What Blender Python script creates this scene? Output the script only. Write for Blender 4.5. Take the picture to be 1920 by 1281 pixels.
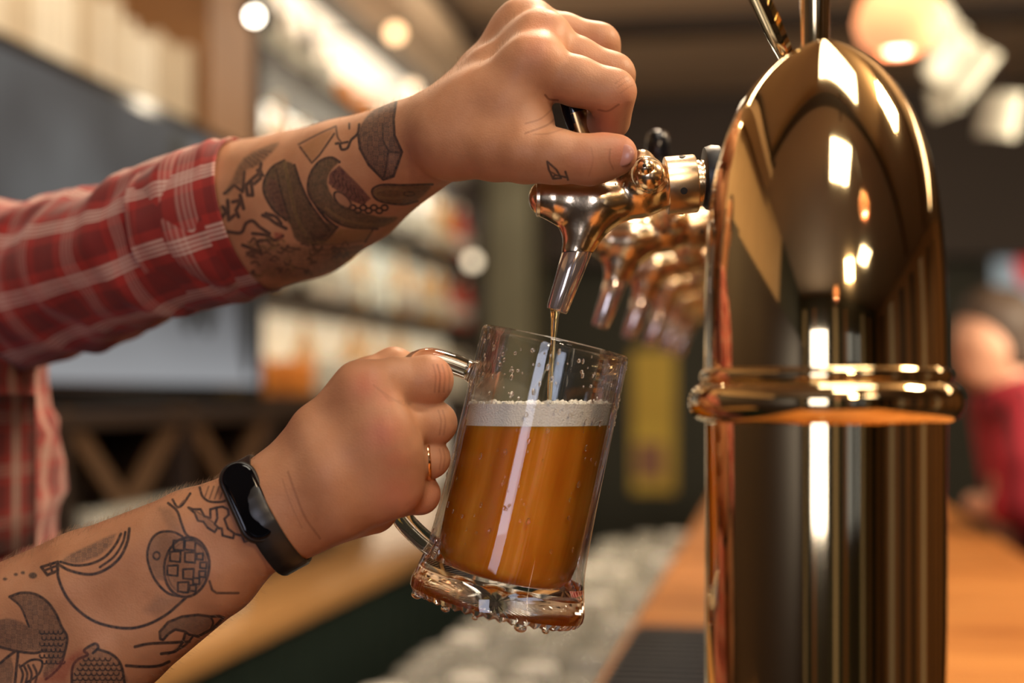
import bpy, bmesh, math, random
import numpy as np
from mathutils import Vector, Matrix, Euler
random.seed(7); rng = np.random.default_rng(7)
PI = math.pi
for o in list(bpy.data.objects): bpy.data.objects.remove(o)
scene = bpy.context.scene
COL = scene.collection

# ------------------------------------------------------------------ camera
# World: Y runs along the bar, X across it, Z up.  Photo frame 1920x1281.
FP = 2667.0                      # focal length in photo pixels (50 mm on 36 mm)
CAMZ = 1.45
YAW = math.atan(490 / FP)        # camera looks a little left of the bar direction
HORIZON = 740.0
cam_d = bpy.data.cameras.new('camera'); cam = bpy.data.objects.new('camera', cam_d); COL.objects.link(cam)
cam.location = (0, 0, CAMZ); cam.rotation_euler = (PI/2, 0, YAW)
cam_d.lens = 50; cam_d.sensor_width = 36; cam_d.clip_start = 0.02
cam_d.shift_y = (HORIZON - 640.5) / 1920.0
cam_d.dof.use_dof = True; cam_d.dof.focus_distance = 0.785; cam_d.dof.aperture_fstop = 2.9
cam_d.dof.aperture_blades = 0
scene.camera = cam
F = Vector((-math.sin(YAW), math.cos(YAW), 0)); R = Vector((math.cos(YAW), math.sin(YAW), 0)); Z = Vector((0, 0, 1))
CAMROT = Matrix.Rotation(YAW, 4, 'Z'); CAMMAT = Matrix.Translation((0, 0, CAMZ)) @ CAMROT
def Lc(px, py, d):               # point in the frame of the hands (x right, y away, z up from eye level)
    return np.array([(px-960)/FP*d, d, (HORIZON-py)/FP*d])
def P(px, py, d):
    return CAMMAT @ Vector(Lc(px, py, d))

# ------------------------------------------------------------------ world, lights, exposure
w = bpy.data.worlds.new('world'); scene.world = w; w.use_nodes = True
w.node_tree.nodes['Background'].inputs[0].default_value = (0.55, 0.65, 0.9, 1)
w.node_tree.nodes['Background'].inputs[1].default_value = 0.45
scene.view_settings.view_transform = 'Standard'; scene.view_settings.look = 'None'
scene.view_settings.gamma = 1; scene.view_settings.use_curve_mapping = False
scene.view_settings.exposure = -0.05
scene.cycles.use_denoising = True
scene.cycles.max_bounces = 10; scene.cycles.transmission_bounces = 8; scene.cycles.glossy_bounces = 5; scene.cycles.diffuse_bounces = 3
scene.cycles.sample_clamp_indirect = 6; scene.cycles.caustics_refractive = True; scene.cycles.blur_glossy = 1.0; scene.cycles.caustics_reflective = False
def area(name, loc, target, size, power, color, size_y=None):
    d = bpy.data.lights.new(name, 'AREA'); d.energy = power; d.color = color; d.shape = 'RECTANGLE'; d.size = size; d.size_y = size_y or size
    o = bpy.data.objects.new(name, d); COL.objects.link(o); o.location = loc
    o.rotation_euler = (Vector(target) - Vector(loc)).to_track_quat('-Z', 'Y').to_euler(); return o
area('ceiling_spot_light', (1.35, 1.2, 2.95), (-0.1, 0.85, 1.45), 0.35, 46, (1.0, 0.78, 0.52))
area('bar_spot_light', (-0.1, 1.9, 2.95), (-0.25, 0.85, 1.45), 0.25, 27, (1.0, 0.78, 0.55))
area('window_light', (-0.45, -3.45, 1.7), (-0.2, 0.8, 1.4), 1.0, 34, (0.80, 0.82, 1.0), 1.4)
area('warm_front_fill_light', (.62, -.75, 2.25), (-0.1, 0.8, 1.4), .16, 9, (1.0, .72, .45))  # added warm front fill for the beer; no lamp shade hangs here
area('shelf_fill_light', (-.75, 5.4, 2.98), (-1.6, 5.4, 1.9), .2, 26, (1.0, .84, .62), 1.6)  # added fill aimed at the bottles, without a fitting
area('room_light', (2.4, 3.6, 3.0), (2.2, 4.5, 0), 1.6, 60, (1.0, 0.74, 0.48))
area('ceiling_wash_light', (1.2, 2.6, 1.9), (0.5, 3.9, 3.0), 0.8, 60, (1.0, 0.80, 0.56))  # added upward fill to brighten the ceiling, without a fitting

# ------------------------------------------------------------------ helpers
def empty(name, loc=(0, 0, 0), rot=None):
    o = bpy.data.objects.new(name, None); COL.objects.link(o); o.location = loc; o.empty_display_size = .02
    if rot: o.rotation_euler = rot
    return o
def tag(o, label=None, cat=None, group=None, kind=None):
    if label: o['label'] = label
    if cat: o['category'] = cat
    if group: o['group'] = group
    if kind: o['kind'] = kind
    return o
def link(name, me, mat=None, parent=None, smooth=True):
    if mat and not me.materials: me.materials.append(mat)
    if smooth and len(me.polygons): me.polygons.foreach_set('use_smooth', [True]*len(me.polygons))
    o = bpy.data.objects.new(name, me); COL.objects.link(o)
    if parent: o.parent = parent
    return o
def bobj(name, bm, mat, parent=None, smooth=False, auto=None):
    me = bpy.data.meshes.new(name); bmesh.ops.recalc_face_normals(bm, faces=bm.faces); bm.to_mesh(me); bm.free()
    o = link(name, me, mat, parent, smooth or auto is not None)
    if auto is not None: me.set_sharp_from_angle(angle=math.radians(auto))
    return o
def box(bm, c, s, rot=None, bev=0):
    r = bmesh.ops.create_cube(bm, size=1)
    M = Matrix.Translation(c) @ (rot.to_4x4() if rot else Matrix()) @ Matrix.Diagonal((*s, 1))
    bmesh.ops.transform(bm, matrix=M, verts=r['verts'])
    if bev: bmesh.ops.bevel(bm, geom=list({e for v in r['verts'] for e in v.link_edges}), offset=bev, segments=2, affect='EDGES', profile=.6)
def sbox(name, c, s, mat, parent=None, bev=0, rot=None):
    bm = bmesh.new(); box(bm, c, s, rot, bev); return bobj(name, bm, mat, parent, auto=40 if bev else None)
def lathe(bm, prof, n=32, M=None, mod=None, closed=False):
    rings = []
    for (r, z) in prof:
        ring = []
        for i in range(n):
            a = 2*PI*i/n
            rr, zz = (mod(r, z, a) if mod else (r, z))
            v = Vector((rr*math.cos(a), rr*math.sin(a), zz))
            ring.append(bm.verts.new(M @ v if M else v))
        rings.append(ring)
    for a, b in zip(rings[:-1], rings[1:]):
        for i in range(n): bm.faces.new((a[i], a[(i+1) % n], b[(i+1) % n], b[i]))
    if closed:
        for i in range(n): bm.faces.new((rings[-1][i], rings[-1][(i+1) % n], rings[0][(i+1) % n], rings[0][i]))
    else:
        for ring in (rings[0], rings[-1]):
            c = bm.verts.new(sum((v.co for v in ring), Vector())/n)
            for i in range(n): bm.faces.new((ring[i], ring[(i+1) % n], c))
def frame_for(d):
    d = d.normalized(); u = Vector((0, 0, 1)) if abs(d.z) < .9 else Vector((1, 0, 0))
    a = u.cross(d).normalized(); return a, d.cross(a)
def tube(bm, pts, rads, n=16, flat=None, up=None, caps=True):
    pts = [Vector(p) for p in pts]; rings = []; pa = None
    for i, p in enumerate(pts):
        t = (pts[min(i+1, len(pts)-1)] - pts[max(i-1, 0)])
        if t.length < 1e-9: t = pts[-1]-pts[0]
        t = t.normalized()
        if up is not None: a = up.cross(t).normalized()
        elif pa is None: a = frame_for(t)[0]
        else: a = (pa - t*pa.dot(t)).normalized()
        pa = a; b = t.cross(a); r = rads[i] if isinstance(rads, (list, tuple)) else rads
        fa, fb = flat if flat else (1, 1)
        rings.append([bm.verts.new(p + a*(r*fa*math.cos(2*PI*k/n)) + b*(r*fb*math.sin(2*PI*k/n))) for k in range(n)])
    for A, B in zip(rings[:-1], rings[1:]):
        for i in range(n): bm.faces.new((A[i], A[(i+1) % n], B[(i+1) % n], B[i]))
    if caps:
        for ring in (rings[0], rings[-1]):
            c = bm.verts.new(sum((v.co for v in ring), Vector())/n)
            for i in range(n): bm.faces.new((ring[i], ring[(i+1) % n], c))
def spline(pts, n):              # catmull-rom through points of any length
    pts = [np.array(p, float) for p in pts]; P_ = [2*pts[0]-pts[1]] + pts + [2*pts[-1]-pts[-2]]; out = []
    m = len(pts)-1
    for j in range(n):
        t = j/(n-1)*m; i = min(int(t), m-1); t -= i; a, b, c, d = P_[i:i+4]
        out.append(.5*((2*b) + (-a+c)*t + (2*a-5*b+4*c-d)*t*t + (-a+3*b-3*c+d)*t**3))
    return out
def dup(o, parent=None, **kw):
    c = o.copy(); COL.objects.link(c)
    if parent: c.parent = parent
    for ch in list(o.children): dup(ch, c)
    return c

# ------------------------------------------------------------------ materials
def new_mat(name):
    m = bpy.data.materials.new(name); m.use_nodes = True
    return m, m.node_tree, m.node_tree.nodes['Principled BSDF']
def pmat(name, color, rough=.5, metal=0, var=.12, scale=20, bump=0, bscale=60, stretch=None, **kw):
    m, nt, b = new_mat(name); N = nt.nodes; L = nt.links
    tc = N.new('ShaderNodeTexCoord'); mp = N.new('ShaderNodeMapping'); L.new(tc.outputs['Object'], mp.inputs[0])
    if stretch: mp.inputs['Scale'].default_value = stretch
    nz = N.new('ShaderNodeTexNoise'); nz.inputs['Scale'].default_value = scale; nz.inputs['Detail'].default_value = 3; L.new(mp.outputs[0], nz.inputs[0])
    mx = N.new('ShaderNodeMix'); mx.data_type = 'RGBA'; L.new(nz.outputs[0], mx.inputs[0])
    mx.inputs[6].default_value = (*[c*(1-var) for c in color], 1); mx.inputs[7].default_value = (*[min(1, c*(1+var)) for c in color], 1)
    L.new(mx.outputs[2], b.inputs['Base Color'])
    b.inputs['Roughness'].default_value = rough; b.inputs['Metallic'].default_value = metal
    if bump:
        n2 = N.new('ShaderNodeTexNoise'); n2.inputs['Scale'].default_value = bscale; n2.inputs['Detail'].default_value = 4; L.new(mp.outputs[0], n2.inputs[0])
        bp = N.new('ShaderNodeBump'); bp.inputs['Strength'].default_value = bump; bp.inputs['Distance'].default_value = .002
        L.new(n2.outputs[0], bp.inputs['Height']); L.new(bp.outputs[0], b.inputs['Normal'])
    for k, v in kw.items(): b.inputs[k.replace('_', ' ')].default_value = v
    return m
def glassmat(name, color=(1, 1, 1), rough=0.0, ior=1.5):
    m, nt, b = new_mat(name); b.inputs['Base Color'].default_value = (*color, 1); b.inputs['Roughness'].default_value = rough
    b.inputs['Transmission Weight'].default_value = 1; b.inputs['IOR'].default_value = ior
    return m
def emat(name, color, strength):
    m, nt, b = new_mat(name); b.inputs['Base Color'].default_value = (*color, 1)
    b.inputs['Emission Color'].default_value = (*color, 1); b.inputs['Emission Strength'].default_value = strength; return m
def ramp(N, stops, interp='CONSTANT'):
    r = N.new('ShaderNodeValToRGB'); r.color_ramp.interpolation = interp; e = r.color_ramp.elements
    e[0].position = stops[0][0]; e[0].color = (*stops[0][1], 1); e[1].position = stops[1][0]; e[1].color = (*stops[1][1], 1)
    for p, c in stops[2:]: x = e.new(p); x.color = (*c, 1)
    return r

M = {}
M['brass'] = pmat('polished brass', (.84, .64, .35), .06, 1, .05, 8, bump=.02, bscale=14)
M['tapbrass'] = pmat('worn tap brass', (.90, .71, .48), .20, 1, .08, 90, bump=.04, bscale=500)
M['tapring'] = pmat('brushed brass ring', (.80, .62, .43), .27, 1, .06, 60, bump=.05, bscale=900, stretch=(1, 12, 12))
M['nozzle'] = pmat('smoky nozzle sleeve', (.62, .53, .50), .12, .85, .05, 30)
M['black'] = pmat('black gloss plastic', (.008, .008, .01), .12, 0, .1, 20)
M['rubber'] = pmat('black rubber', (.018, .017, .018), .42, 0, .15, 30, bump=.1)
M['strap'] = pmat('black silicone', (.014, .012, .011), .38, 0, .1, 60, bump=.03, bscale=800)
M['screen'] = pmat('dark wrist screen', (.002, .002, .003), .06, 0, .05, Specular_IOR_Level=.22)
M['gold'] = pmat('rose gold', (.86, .50, .28), .14, 1, .03)
M['glass'] = glassmat('clear glass')
def wall_glass(k=1.0):
    m, nt, b = new_mat('thin clear glass wall'); N = nt.nodes; L = nt.links; N.remove(b)
    t = N.new('ShaderNodeBsdfTransparent'); t.inputs[0].default_value = (.975, .985, .985, 1); g = N.new('ShaderNodeBsdfGlossy'); g.inputs['Roughness'].default_value = .01
    f = N.new('ShaderNodeFresnel'); f.inputs[0].default_value = 1.5; mu = N.new('ShaderNodeMath'); mu.operation = 'MULTIPLY_ADD'; mu.inputs[1].default_value = .62*k; mu.inputs[2].default_value = .01; mu.use_clamp = True
    mx = N.new('ShaderNodeMixShader'); L.new(f.outputs[0], mu.inputs[0]); L.new(mu.outputs[0], mx.inputs[0])
    L.new(t.outputs[0], mx.inputs[1]); L.new(g.outputs[0], mx.inputs[2]); L.new(mx.outputs[0], N['Material Output'].inputs[0]); return m
M['wallglass'] = wall_glass()
M['drop'] = glassmat('water drop', (1, 1, 1), 0, 1.33)
M['steel'] = pmat('dull steel tray', (.27, .26, .24), .32, 1, .1, 10)
M['hole'] = pmat('dark hole', (.01, .008, .006), .7)
M['darkwood'] = pmat('dark stained wood', (.022, .012, .008), .5, 0, .35, 6, bump=.2, stretch=(1, 1, 8))
M['brownwood'] = pmat('warm brown panel', (.30, .15, .06), .5, 0, .2, 5, stretch=(1, 1, .3))
M['green'] = pmat('dark green boards', (.010, .022, .018), .55, 0, .25, 8, stretch=(4, 4, .5))
M['wallgreen'] = pmat('dark olive paint', (.042, .043, .030), .75, 0, .15, 3, bump=.1)
M['cream'] = pmat('cream back panel', (.80, .74, .60), .45, 0, .05, 3)
M['ceil'] = pmat('brown ceiling', (.42, .31, .215), .7, 0, .08, 2)
M['beam'] = pmat('dark ceiling beam', (.035, .022, .014), .6, 0, .2, 5)
M['floor'] = pmat('dark floor', (.05, .038, .03), .35, 0, .2, 4)
M['counter'] = pmat('varnished light wood', (.55, .30, .12), .16, 0, .18, 3, stretch=(6, .6, 1))
M['led'] = emat('warm led strip', (1, .80, .52), 9)
M['bulb'] = emat('lit bulb', (1, .86, .66), 10)
M['paper'] = pmat('white paper', (.55, .56, .49), .6, 0, .05, 8)

def wood_mat():
    m, nt, b = new_mat('oiled oak bar top'); N = nt.nodes; L = nt.links
    tc = N.new('ShaderNodeTexCoord'); mp = N.new('ShaderNodeMapping'); mp.inputs['Scale'].default_value = (1.2, 9, 4); L.new(tc.outputs['Object'], mp.inputs[0])
    nz = N.new('ShaderNodeTexNoise'); nz.inputs['Scale'].default_value = 2.2; nz.inputs['Detail'].default_value = 6; nz.inputs['Distortion'].default_value = .6; L.new(mp.outputs[0], nz.inputs[0])
    r = ramp(N, [(.3, (.26, .085, .018)), (.45, (.46, .18, .045)), (.58, (.56, .24, .065)), (.72, (.36, .13, .03))], 'LINEAR'); L.new(nz.outputs[0], r.inputs[0])
    L.new(r.outputs[0], b.inputs['Base Color']); b.inputs['Roughness'].default_value = .5; b.inputs['Specular IOR Level'].default_value = .3
    return m
M['bar'] = wood_mat()

def plaid_mat(name, ua, va, off=(0, 0)):
    """woven red shirt cloth; ua/va: pattern repeats per uv unit"""
    m, nt, b = new_mat(name); N = nt.nodes; L = nt.links
    uv = N.new('ShaderNodeUVMap'); sp = N.new('ShaderNodeSeparateXYZ'); L.new(uv.outputs[0], sp.inputs[0])
    def fr(sock, k, o):
        a = N.new('ShaderNodeMath'); a.operation = 'MULTIPLY_ADD'; a.inputs[1].default_value = k; a.inputs[2].default_value = o; L.new(sock, a.inputs[0])
        f = N.new('ShaderNodeMath'); f.operation = 'FRACT'; L.new(a.outputs[0], f.inputs[0]); return f.outputs[0]
    K = (0, 0, 0); W = (1, 1, 1); G = (.35,)*3; H = (.22,)*3
    def stripes(s):
        r = ramp(N, [(0, K), (.30, G), (.315, W), (.345, H), (.385, W), (.415, G), (.455, W), (.485, H), (.525, W), (.555, K)]); L.new(s, r.inputs[0]); return r.outputs[0]
    def bands(s):
        r = ramp(N, [(0, (.30,)*3), (.14, (1,)*3), (.28, (.75,)*3), (.58, (.9,)*3), (.72, (.35,)*3)]); L.new(s, r.inputs[0]); return r.outputs[0]
    u = fr(sp.outputs[0], ua, off[0]); v = fr(sp.outputs[1], va, off[1])
    s1 = stripes(u); s2 = stripes(v); b1 = bands(u); b2 = bands(v)
    bb = N.new('ShaderNodeMix'); bb.data_type = 'FLOAT'; bb.inputs[0].default_value = .45; L.new(b1, bb.inputs[2]); L.new(b2, bb.inputs[3])
    base = N.new('ShaderNodeMix'); base.data_type = 'RGBA'; base.inputs[6].default_value = (.07, .005, .006, 1); base.inputs[7].default_value = (.34, .018, .012, 1); L.new(bb.outputs[0], base.inputs[0])
    c = base.outputs[2]
    for s, f in ((s2, .26), (s1, .68)):
        ml = N.new('ShaderNodeMath'); ml.operation = 'MULTIPLY'; ml.inputs[1].default_value = f; L.new(s, ml.inputs[0])
        x = N.new('ShaderNodeMix'); x.data_type = 'RGBA'; x.inputs[7].default_value = (.66, .50, .42, 1); L.new(ml.outputs[0], x.inputs[0]); L.new(c, x.inputs[6]); c = x.outputs[2]
    L.new(c, b.inputs['Base Color']); b.inputs['Roughness'].default_value = .85; b.inputs['Sheen Weight'].default_value = .15
    n2 = N.new('ShaderNodeTexNoise'); n2.inputs['Scale'].default_value = 700; bp = N.new('ShaderNodeBump'); bp.inputs['Strength'].default_value = .25; bp.inputs['Distance'].default_value = .0005
    tc = N.new('ShaderNodeTexCoord'); L.new(tc.outputs['Object'], n2.inputs[0]); L.new(n2.outputs[0], bp.inputs['Height']); L.new(bp.outputs[0], b.inputs['Normal'])
    return m

def skin_mat():
    m, nt, b = new_mat('skin'); N = nt.nodes; L = nt.links
    tc = N.new('ShaderNodeTexCoord'); nz = N.new('ShaderNodeTexNoise'); nz.inputs['Scale'].default_value = 45; nz.inputs['Detail'].default_value = 5; L.new(tc.outputs['Object'], nz.inputs[0])
    base = ramp(N, [(.25, (.39, .175, .088)), (.5, (.47, .225, .118)), (.78, (.53, .268, .148))], 'LINEAR'); L.new(nz.outputs[0], base.inputs[0])
    at = N.new('ShaderNodeAttribute'); at.attribute_name = 'flush'
    red = N.new('ShaderNodeMix'); red.data_type = 'RGBA'; red.inputs[7].default_value = (.56, .17, .10, 1); L.new(at.outputs['Fac'], red.inputs[0]); L.new(base.outputs[0], red.inputs[6])
    ik = N.new('ShaderNodeAttribute'); ik.attribute_name = 'ink'
    n3 = N.new('ShaderNodeTexNoise'); n3.inputs['Scale'].default_value = 500; L.new(tc.outputs['Object'], n3.inputs[0])
    mu = N.new('ShaderNodeMath'); mu.operation = 'MULTIPLY_ADD'; mu.inputs[1].default_value = .45; mu.inputs[2].default_value = .72; mu.use_clamp = False; L.new(n3.outputs[0], mu.inputs[0])
    m2 = N.new('ShaderNodeMath'); m2.operation = 'MULTIPLY'; m2.use_clamp = True; L.new(mu.outputs[0], m2.inputs[0]); L.new(ik.outputs['Alpha'], m2.inputs[1])
    tx = N.new('ShaderNodeMix'); tx.data_type = 'RGBA'; L.new(m2.outputs[0], tx.inputs[0]); L.new(red.outputs[2], tx.inputs[6]); L.new(ik.outputs['Color'], tx.inputs[7])
    L.new(tx.outputs[2], b.inputs['Base Color']); b.inputs['Roughness'].default_value = .5; b.inputs['Specular IOR Level'].default_value = .32
    b.inputs['Subsurface Weight'].default_value = .12; b.inputs['Subsurface Radius'].default_value = (1, .35, .2); b.inputs['Subsurface Scale'].default_value = .006
    v = N.new('ShaderNodeTexVoronoi'); v.inputs['Scale'].default_value = 900; L.new(tc.outputs['Object'], v.inputs[0])
    n2 = N.new('ShaderNodeTexNoise'); n2.inputs['Scale'].default_value = 160; n2.inputs['Detail'].default_value = 6; L.new(tc.outputs['Object'], n2.inputs[0])
    ad = N.new('ShaderNodeMath'); ad.operation = 'MULTIPLY_ADD'; ad.inputs[1].default_value = .35; L.new(v.outputs[0], ad.inputs[0]); L.new(n2.outputs[0], ad.inputs[2])
    bp = N.new('ShaderNodeBump'); bp.inputs['Strength'].default_value = .35; bp.inputs['Distance'].default_value = .0006
    L.new(ad.outputs[0], bp.inputs['Height']); L.new(bp.outputs[0], b.inputs['Normal'])
    return m
M['skin'] = skin_mat()

# ------------------------------------------------------------------ the room
WX = -1.75; ZC = 3.07; YF = 8.0; YB = -3.6; XR = 4.6
def struct(name, c, s, mat, bev=0):
    return tag(sbox(name, c, s, mat, bev=bev), kind='structure')
struct('floor', ((WX+XR)/2, (YF+YB)/2, -.05), (XR-WX+.2, YF-YB+.2, .1), M['floor'])
struct('ceiling', ((WX+XR)/2, (YF+YB)/2, ZC+.05), (XR-WX+.2, YF-YB+.2, .1), M['ceil'])
struct('wall_left', (WX-.05, (YF+YB)/2, ZC/2), (.1, YF-YB+.2, ZC), M['wallgreen'])
struct('wall_back', ((WX+XR)/2, YF+.05, ZC/2), (XR-WX, .1, ZC), M['wallgreen'])
struct('wall_right', (XR+.05, (YF+YB)/2, ZC/2), (.1, YF-YB+.2, ZC), M['brownwood'])
# front wall with two window openings (behind the camera)
bm = bmesh.new()
wins = [(-1.0, .1, .9, 2.5), (1.2, 2.6, .9, 2.5)]
xs = [WX, -1.0, .1, 1.2, 2.6, XR]
for i in range(5):
    x0, x1 = xs[i], xs[i+1]
    if i in (1, 3):
        box(bm, ((x0+x1)/2, YB-.05, .45), (x1-x0, .1, .9)); box(bm, ((x0+x1)/2, YB-.05, (2.5+ZC)/2), (x1-x0, .1, ZC-2.5))
    else: box(bm, ((x0+x1)/2, YB-.05, ZC/2), (x1-x0, .1, ZC))
tag(bobj('wall_front', bm, M['wallgreen']), kind='structure')
for k, (x0, x1, z0, z1) in enumerate(wins):
    bm = bmesh.new(); cx = (x0+x1)/2
    for (c, s) in (((cx, YB-.05, z0+.03), (x1-x0, .08, .06)), ((cx, YB-.05, z1-.03), (x1-x0, .08, .06)), ((x0+.03, YB-.05, (z0+z1)/2), (.06, .08, z1-z0)), ((x1-.03, YB-.05, (z0+z1)/2), (.06, .08, z1-z0)), ((cx, YB-.05, (z0+z1)/2), (.04, .06, z1-z0)), ((cx, YB-.05, 1.9), (x1-x0, .06, .04))):
        box(bm, c, s)
    tag(bobj('window_%d' % (k+1), bm, M['darkwood']), kind='structure')
for k in range(9):                                       # unseen strips on front and right walls, added for streaks in the brass
    struct('trim_%d' % (20+k), (-1.5+k*.72, YB+.03, 1.45), (.22, .06, 2.8), M[('cream', 'brownwood', 'darkwood')[k % 3]])
for k in range(7):
    struct('trim_%d' % (30+k), (XR-.03, YB+.8+k*1.1, 1.45), (.06, .4, 2.8), M[('darkwood', 'cream', 'darkwood')[k % 3]])
# ceiling beams and joints
for k, (y, h, wd) in enumerate(((6.15, .07, .16), (4.1, .05, .10), (2.2, .05, .10), (0.2, .05, .10))):
    struct('trim_%d' % (k+1), (1.3, y, ZC-h/2), (5.6, wd, h), M['beam'])
struct('trim_5', (-1.45, 4.0, ZC-.09), (.22, 7.9, .17), M['ceil'])
struct('trim_6', (-1.31, 4.0, ZC-.02), (.05, 7.9, .04), M['beam'])
struct('trim_7', (.4, 4.0, ZC-.012), (.03, 7.9, .02), M['beam'])
# dark header over the far end of the room
struct('trim_8', (1.6, 7.85, 2.62), (6.1, .3, .9), M['beam'])

# chimney breast that carries the television; open niche above it
struct('wall_left_lower', (-1.625, (3.93+YB)/2, 1.07), (.25, 3.93-YB, 2.14), M['darkwood'])
struct('wall_left_niche', (-1.742, 1.4, 2.6), (.012, 5.0, .92), pmat('tan niche paint', (.50, .36, .22), .6, 0, .1, 4))
struct('trim_9', (-1.615, 3.775, 2.605), (.25, .33, .93), M['brownwood'])
struct('trim_10', (-1.50, 7.62, ZC/2), (.50, .50, ZC), pmat('olive with painted light', (.22, .21, .14), .7, 0, .1, 3))  # light on the wall end is put into this lighter olive
# back counter along the left wall
bc = empty('back_counter', (-1.24, 4.0, 0)); tag(bc, 'long back counter with glossy light wood top and dark green board front', 'counter')
o = sbox('worktop', (0.0, 0, .98), (.50, 7.9, .045), M['counter'], bc, bev=.006)
o = sbox('carcass', (-.02, 0, .478), (.42, 7.9, .955), M['green'], bc)
me = None
for i in range(46):
    if me is None:
        b0 = sbox('board', (.20, -3.9+.17*.5, .50), (.016, .160, .86), M['green'], bc, bev=.003); me = b0
    else:
        c = b0.copy(); COL.objects.link(c); c.parent = bc; c.location = (0, .17*i, 0)

# dark X-braced rack standing on the counter under the television
rk = empty('bottle_rack', (-1.36, 2.35, 1.003)); tag(rk, 'dark wooden rack with crossed slats under the television', 'rack')
for i, y in enumerate((-1.1, -.55, 0, .55, 1.1, 1.52)):
    sbox('upright', (0, y, .1945), (.24, .035, .385), M['darkwood'], rk)
sbox('top_board', (0, .21, .4), (.26, 2.66, .03), M['darkwood'], rk); sbox('bottom_board', (0, .21, .012), (.26, 2.66, .024), M['darkwood'], rk)
sbox('back_board', (-.125, .21, .2), (.01, 2.64, .39), M['darkwood'], rk)
xwood = pmat('slat wood', (.085, .045, .022), .55, 0, .2, 8)
for y in (-.825, -.275, .275, .825):
    for s in (1, -1):
        a = math.atan2(.38, .50)*s
        sbox('slat', (.10, y, .215), (.02, .62, .045), xwood, rk, rot=Matrix.Rotation(a, 3, 'X'))

# television on the left wall
tv = empty('television', (-1.47, 3.03, 1.79)); tag(tv, 'large dark framed television showing a grey picture with a dark tree', 'television')
sbox('bezel', (0, 0, 0), (.05, 1.74, .70), M['black'], tv, bev=.006)
def tv_mat():
    m, nt, b = new_mat('television picture'); N = nt.nodes; L = nt.links
    tc = N.new('ShaderNodeTexCoord'); 
    nz = N.new('ShaderNodeTexNoise'); nz.inputs['Scale'].default_value = 2.0; nz.inputs['Detail'].default_value = 2; L.new(tc.outputs['Object'], nz.inputs[0])
    r = ramp(N, [(.35, (.05, .05, .054)), (.5, (.085, .085, .09)), (.65, (.14, .145, .15))], 'LINEAR'); L.new(nz.outputs[0], r.inputs[0])
    sp = N.new('ShaderNodeSeparateXYZ'); L.new(tc.outputs['Object'], sp.inputs[0])
    # brighter low band (snow) below
    low = N.new('ShaderNodeMapRange'); low.inputs[1].default_value = -.05; low.inputs[2].default_value = -.30; L.new(sp.outputs[2], low.inputs[0])
    mx = N.new('ShaderNodeMix'); mx.data_type = 'RGBA'; mx.inputs[7].default_value = (.40, .41, .43, 1); L.new(low.outputs[0], mx.inputs[0]); L.new(r.outputs[0], mx.inputs[6])
    L.new(mx.outputs[2], b.inputs['Emission Color']); b.inputs['Emission Strength'].default_value = .75
    b.inputs['Base Color'].default_value = (.01, .01, .01, 1); b.inputs['Roughness'].default_value = .5; b.inputs['Specular IOR Level'].default_value = .12
    return m
sc_ = sbox('screen', (.0265, 0, .005), (.003, 1.66, .635), tv_mat(), tv)
dk = emat('picture tree', (.006, .007, .008), .3)
bm = bmesh.new()
for (y, z, ry, rz) in ((.14, .15, .07, .10), (.27, .20, .10, .16), (.33, .02, .12, .30), (.55, .13, .16, .22), (.74, .0, .12, .42), (.20, .06, .12, .06), (.45, -.05, .10, .20)):
    bmesh.ops.create_circle(bm, cap_ends=True, segments=20, radius=1, matrix=Matrix.Translation((.0288, y, z)) @ Matrix.Rotation(PI/2, 4, 'Y') @ Matrix.Diagonal((rz*.7, ry*.6, 1, 1)))
bobj('picture_tree', bm, dk, tv)

# shelf of pale upright spines over the television
sh = empty('upper_shelf', (-1.62, 2.2, 2.155)); tag(sh, 'dark board of the niche over the television holding pale spines', 'shelf')
sbox('board', (0, 0, 0), (.24, 2.8, .025), M['darkwood'], sh)
nl = area('niche_strip_light', (-1.53, 2.3, 2.95), (-1.62, 2.3, 2.2), .03, 26, (1, .82, .58), 2.2)
bk = [pmat('pale spine', (.78, .72, .60), .6), pmat('ivory spine', (.86, .82, .72), .6), pmat('buff spine', (.62, .53, .40), .6)]
protos = []
for i in range(3):
    b = sbox('book', (0, 0, .10), (.13, .030, .20), bk[i], bev=.003); protos.append(b)
n = 0
for i in range(44):
    y = 1.92+i*.0375
    p = protos[i % 3] if i < 3 else dup(protos[random.randrange(3)])
    p.location = (-1.575, y, 2.1685); p.scale = (1, random.uniform(.85, 1.05), random.uniform(.75, 1.0))
    if random.random() < .3: p.rotation_euler.x = random.uniform(-.02, .02)
    tag(p, 'pale upright spine in the blurred row above the television', 'book', 'pale spines above the television')

# brown partition with a spotlight, then the lit bottle shelves
sp_ = empty('spotlight', P(482, 32, 3.75)); tag(sp_, 'small lit spotlight beside the brown partition', 'lamp')
bm = bmesh.new(); lathe(bm, [(.012, .05), (.030, .045), (.034, 0), (.030, 0)], 20, Matrix.Rotation(math.radians(60), 4, 'X')); bobj('housing', bm, M['black'], sp_)
bm = bmesh.new(); bmesh.ops.create_uvsphere(bm, u_segments=16, v_segments=10, radius=.013, matrix=Matrix.Translation((.012, -.052, -.012))); bobj('bulb', bm, emat('spot bulb', (1, .9, .74), 22), sp_, True)

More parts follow.
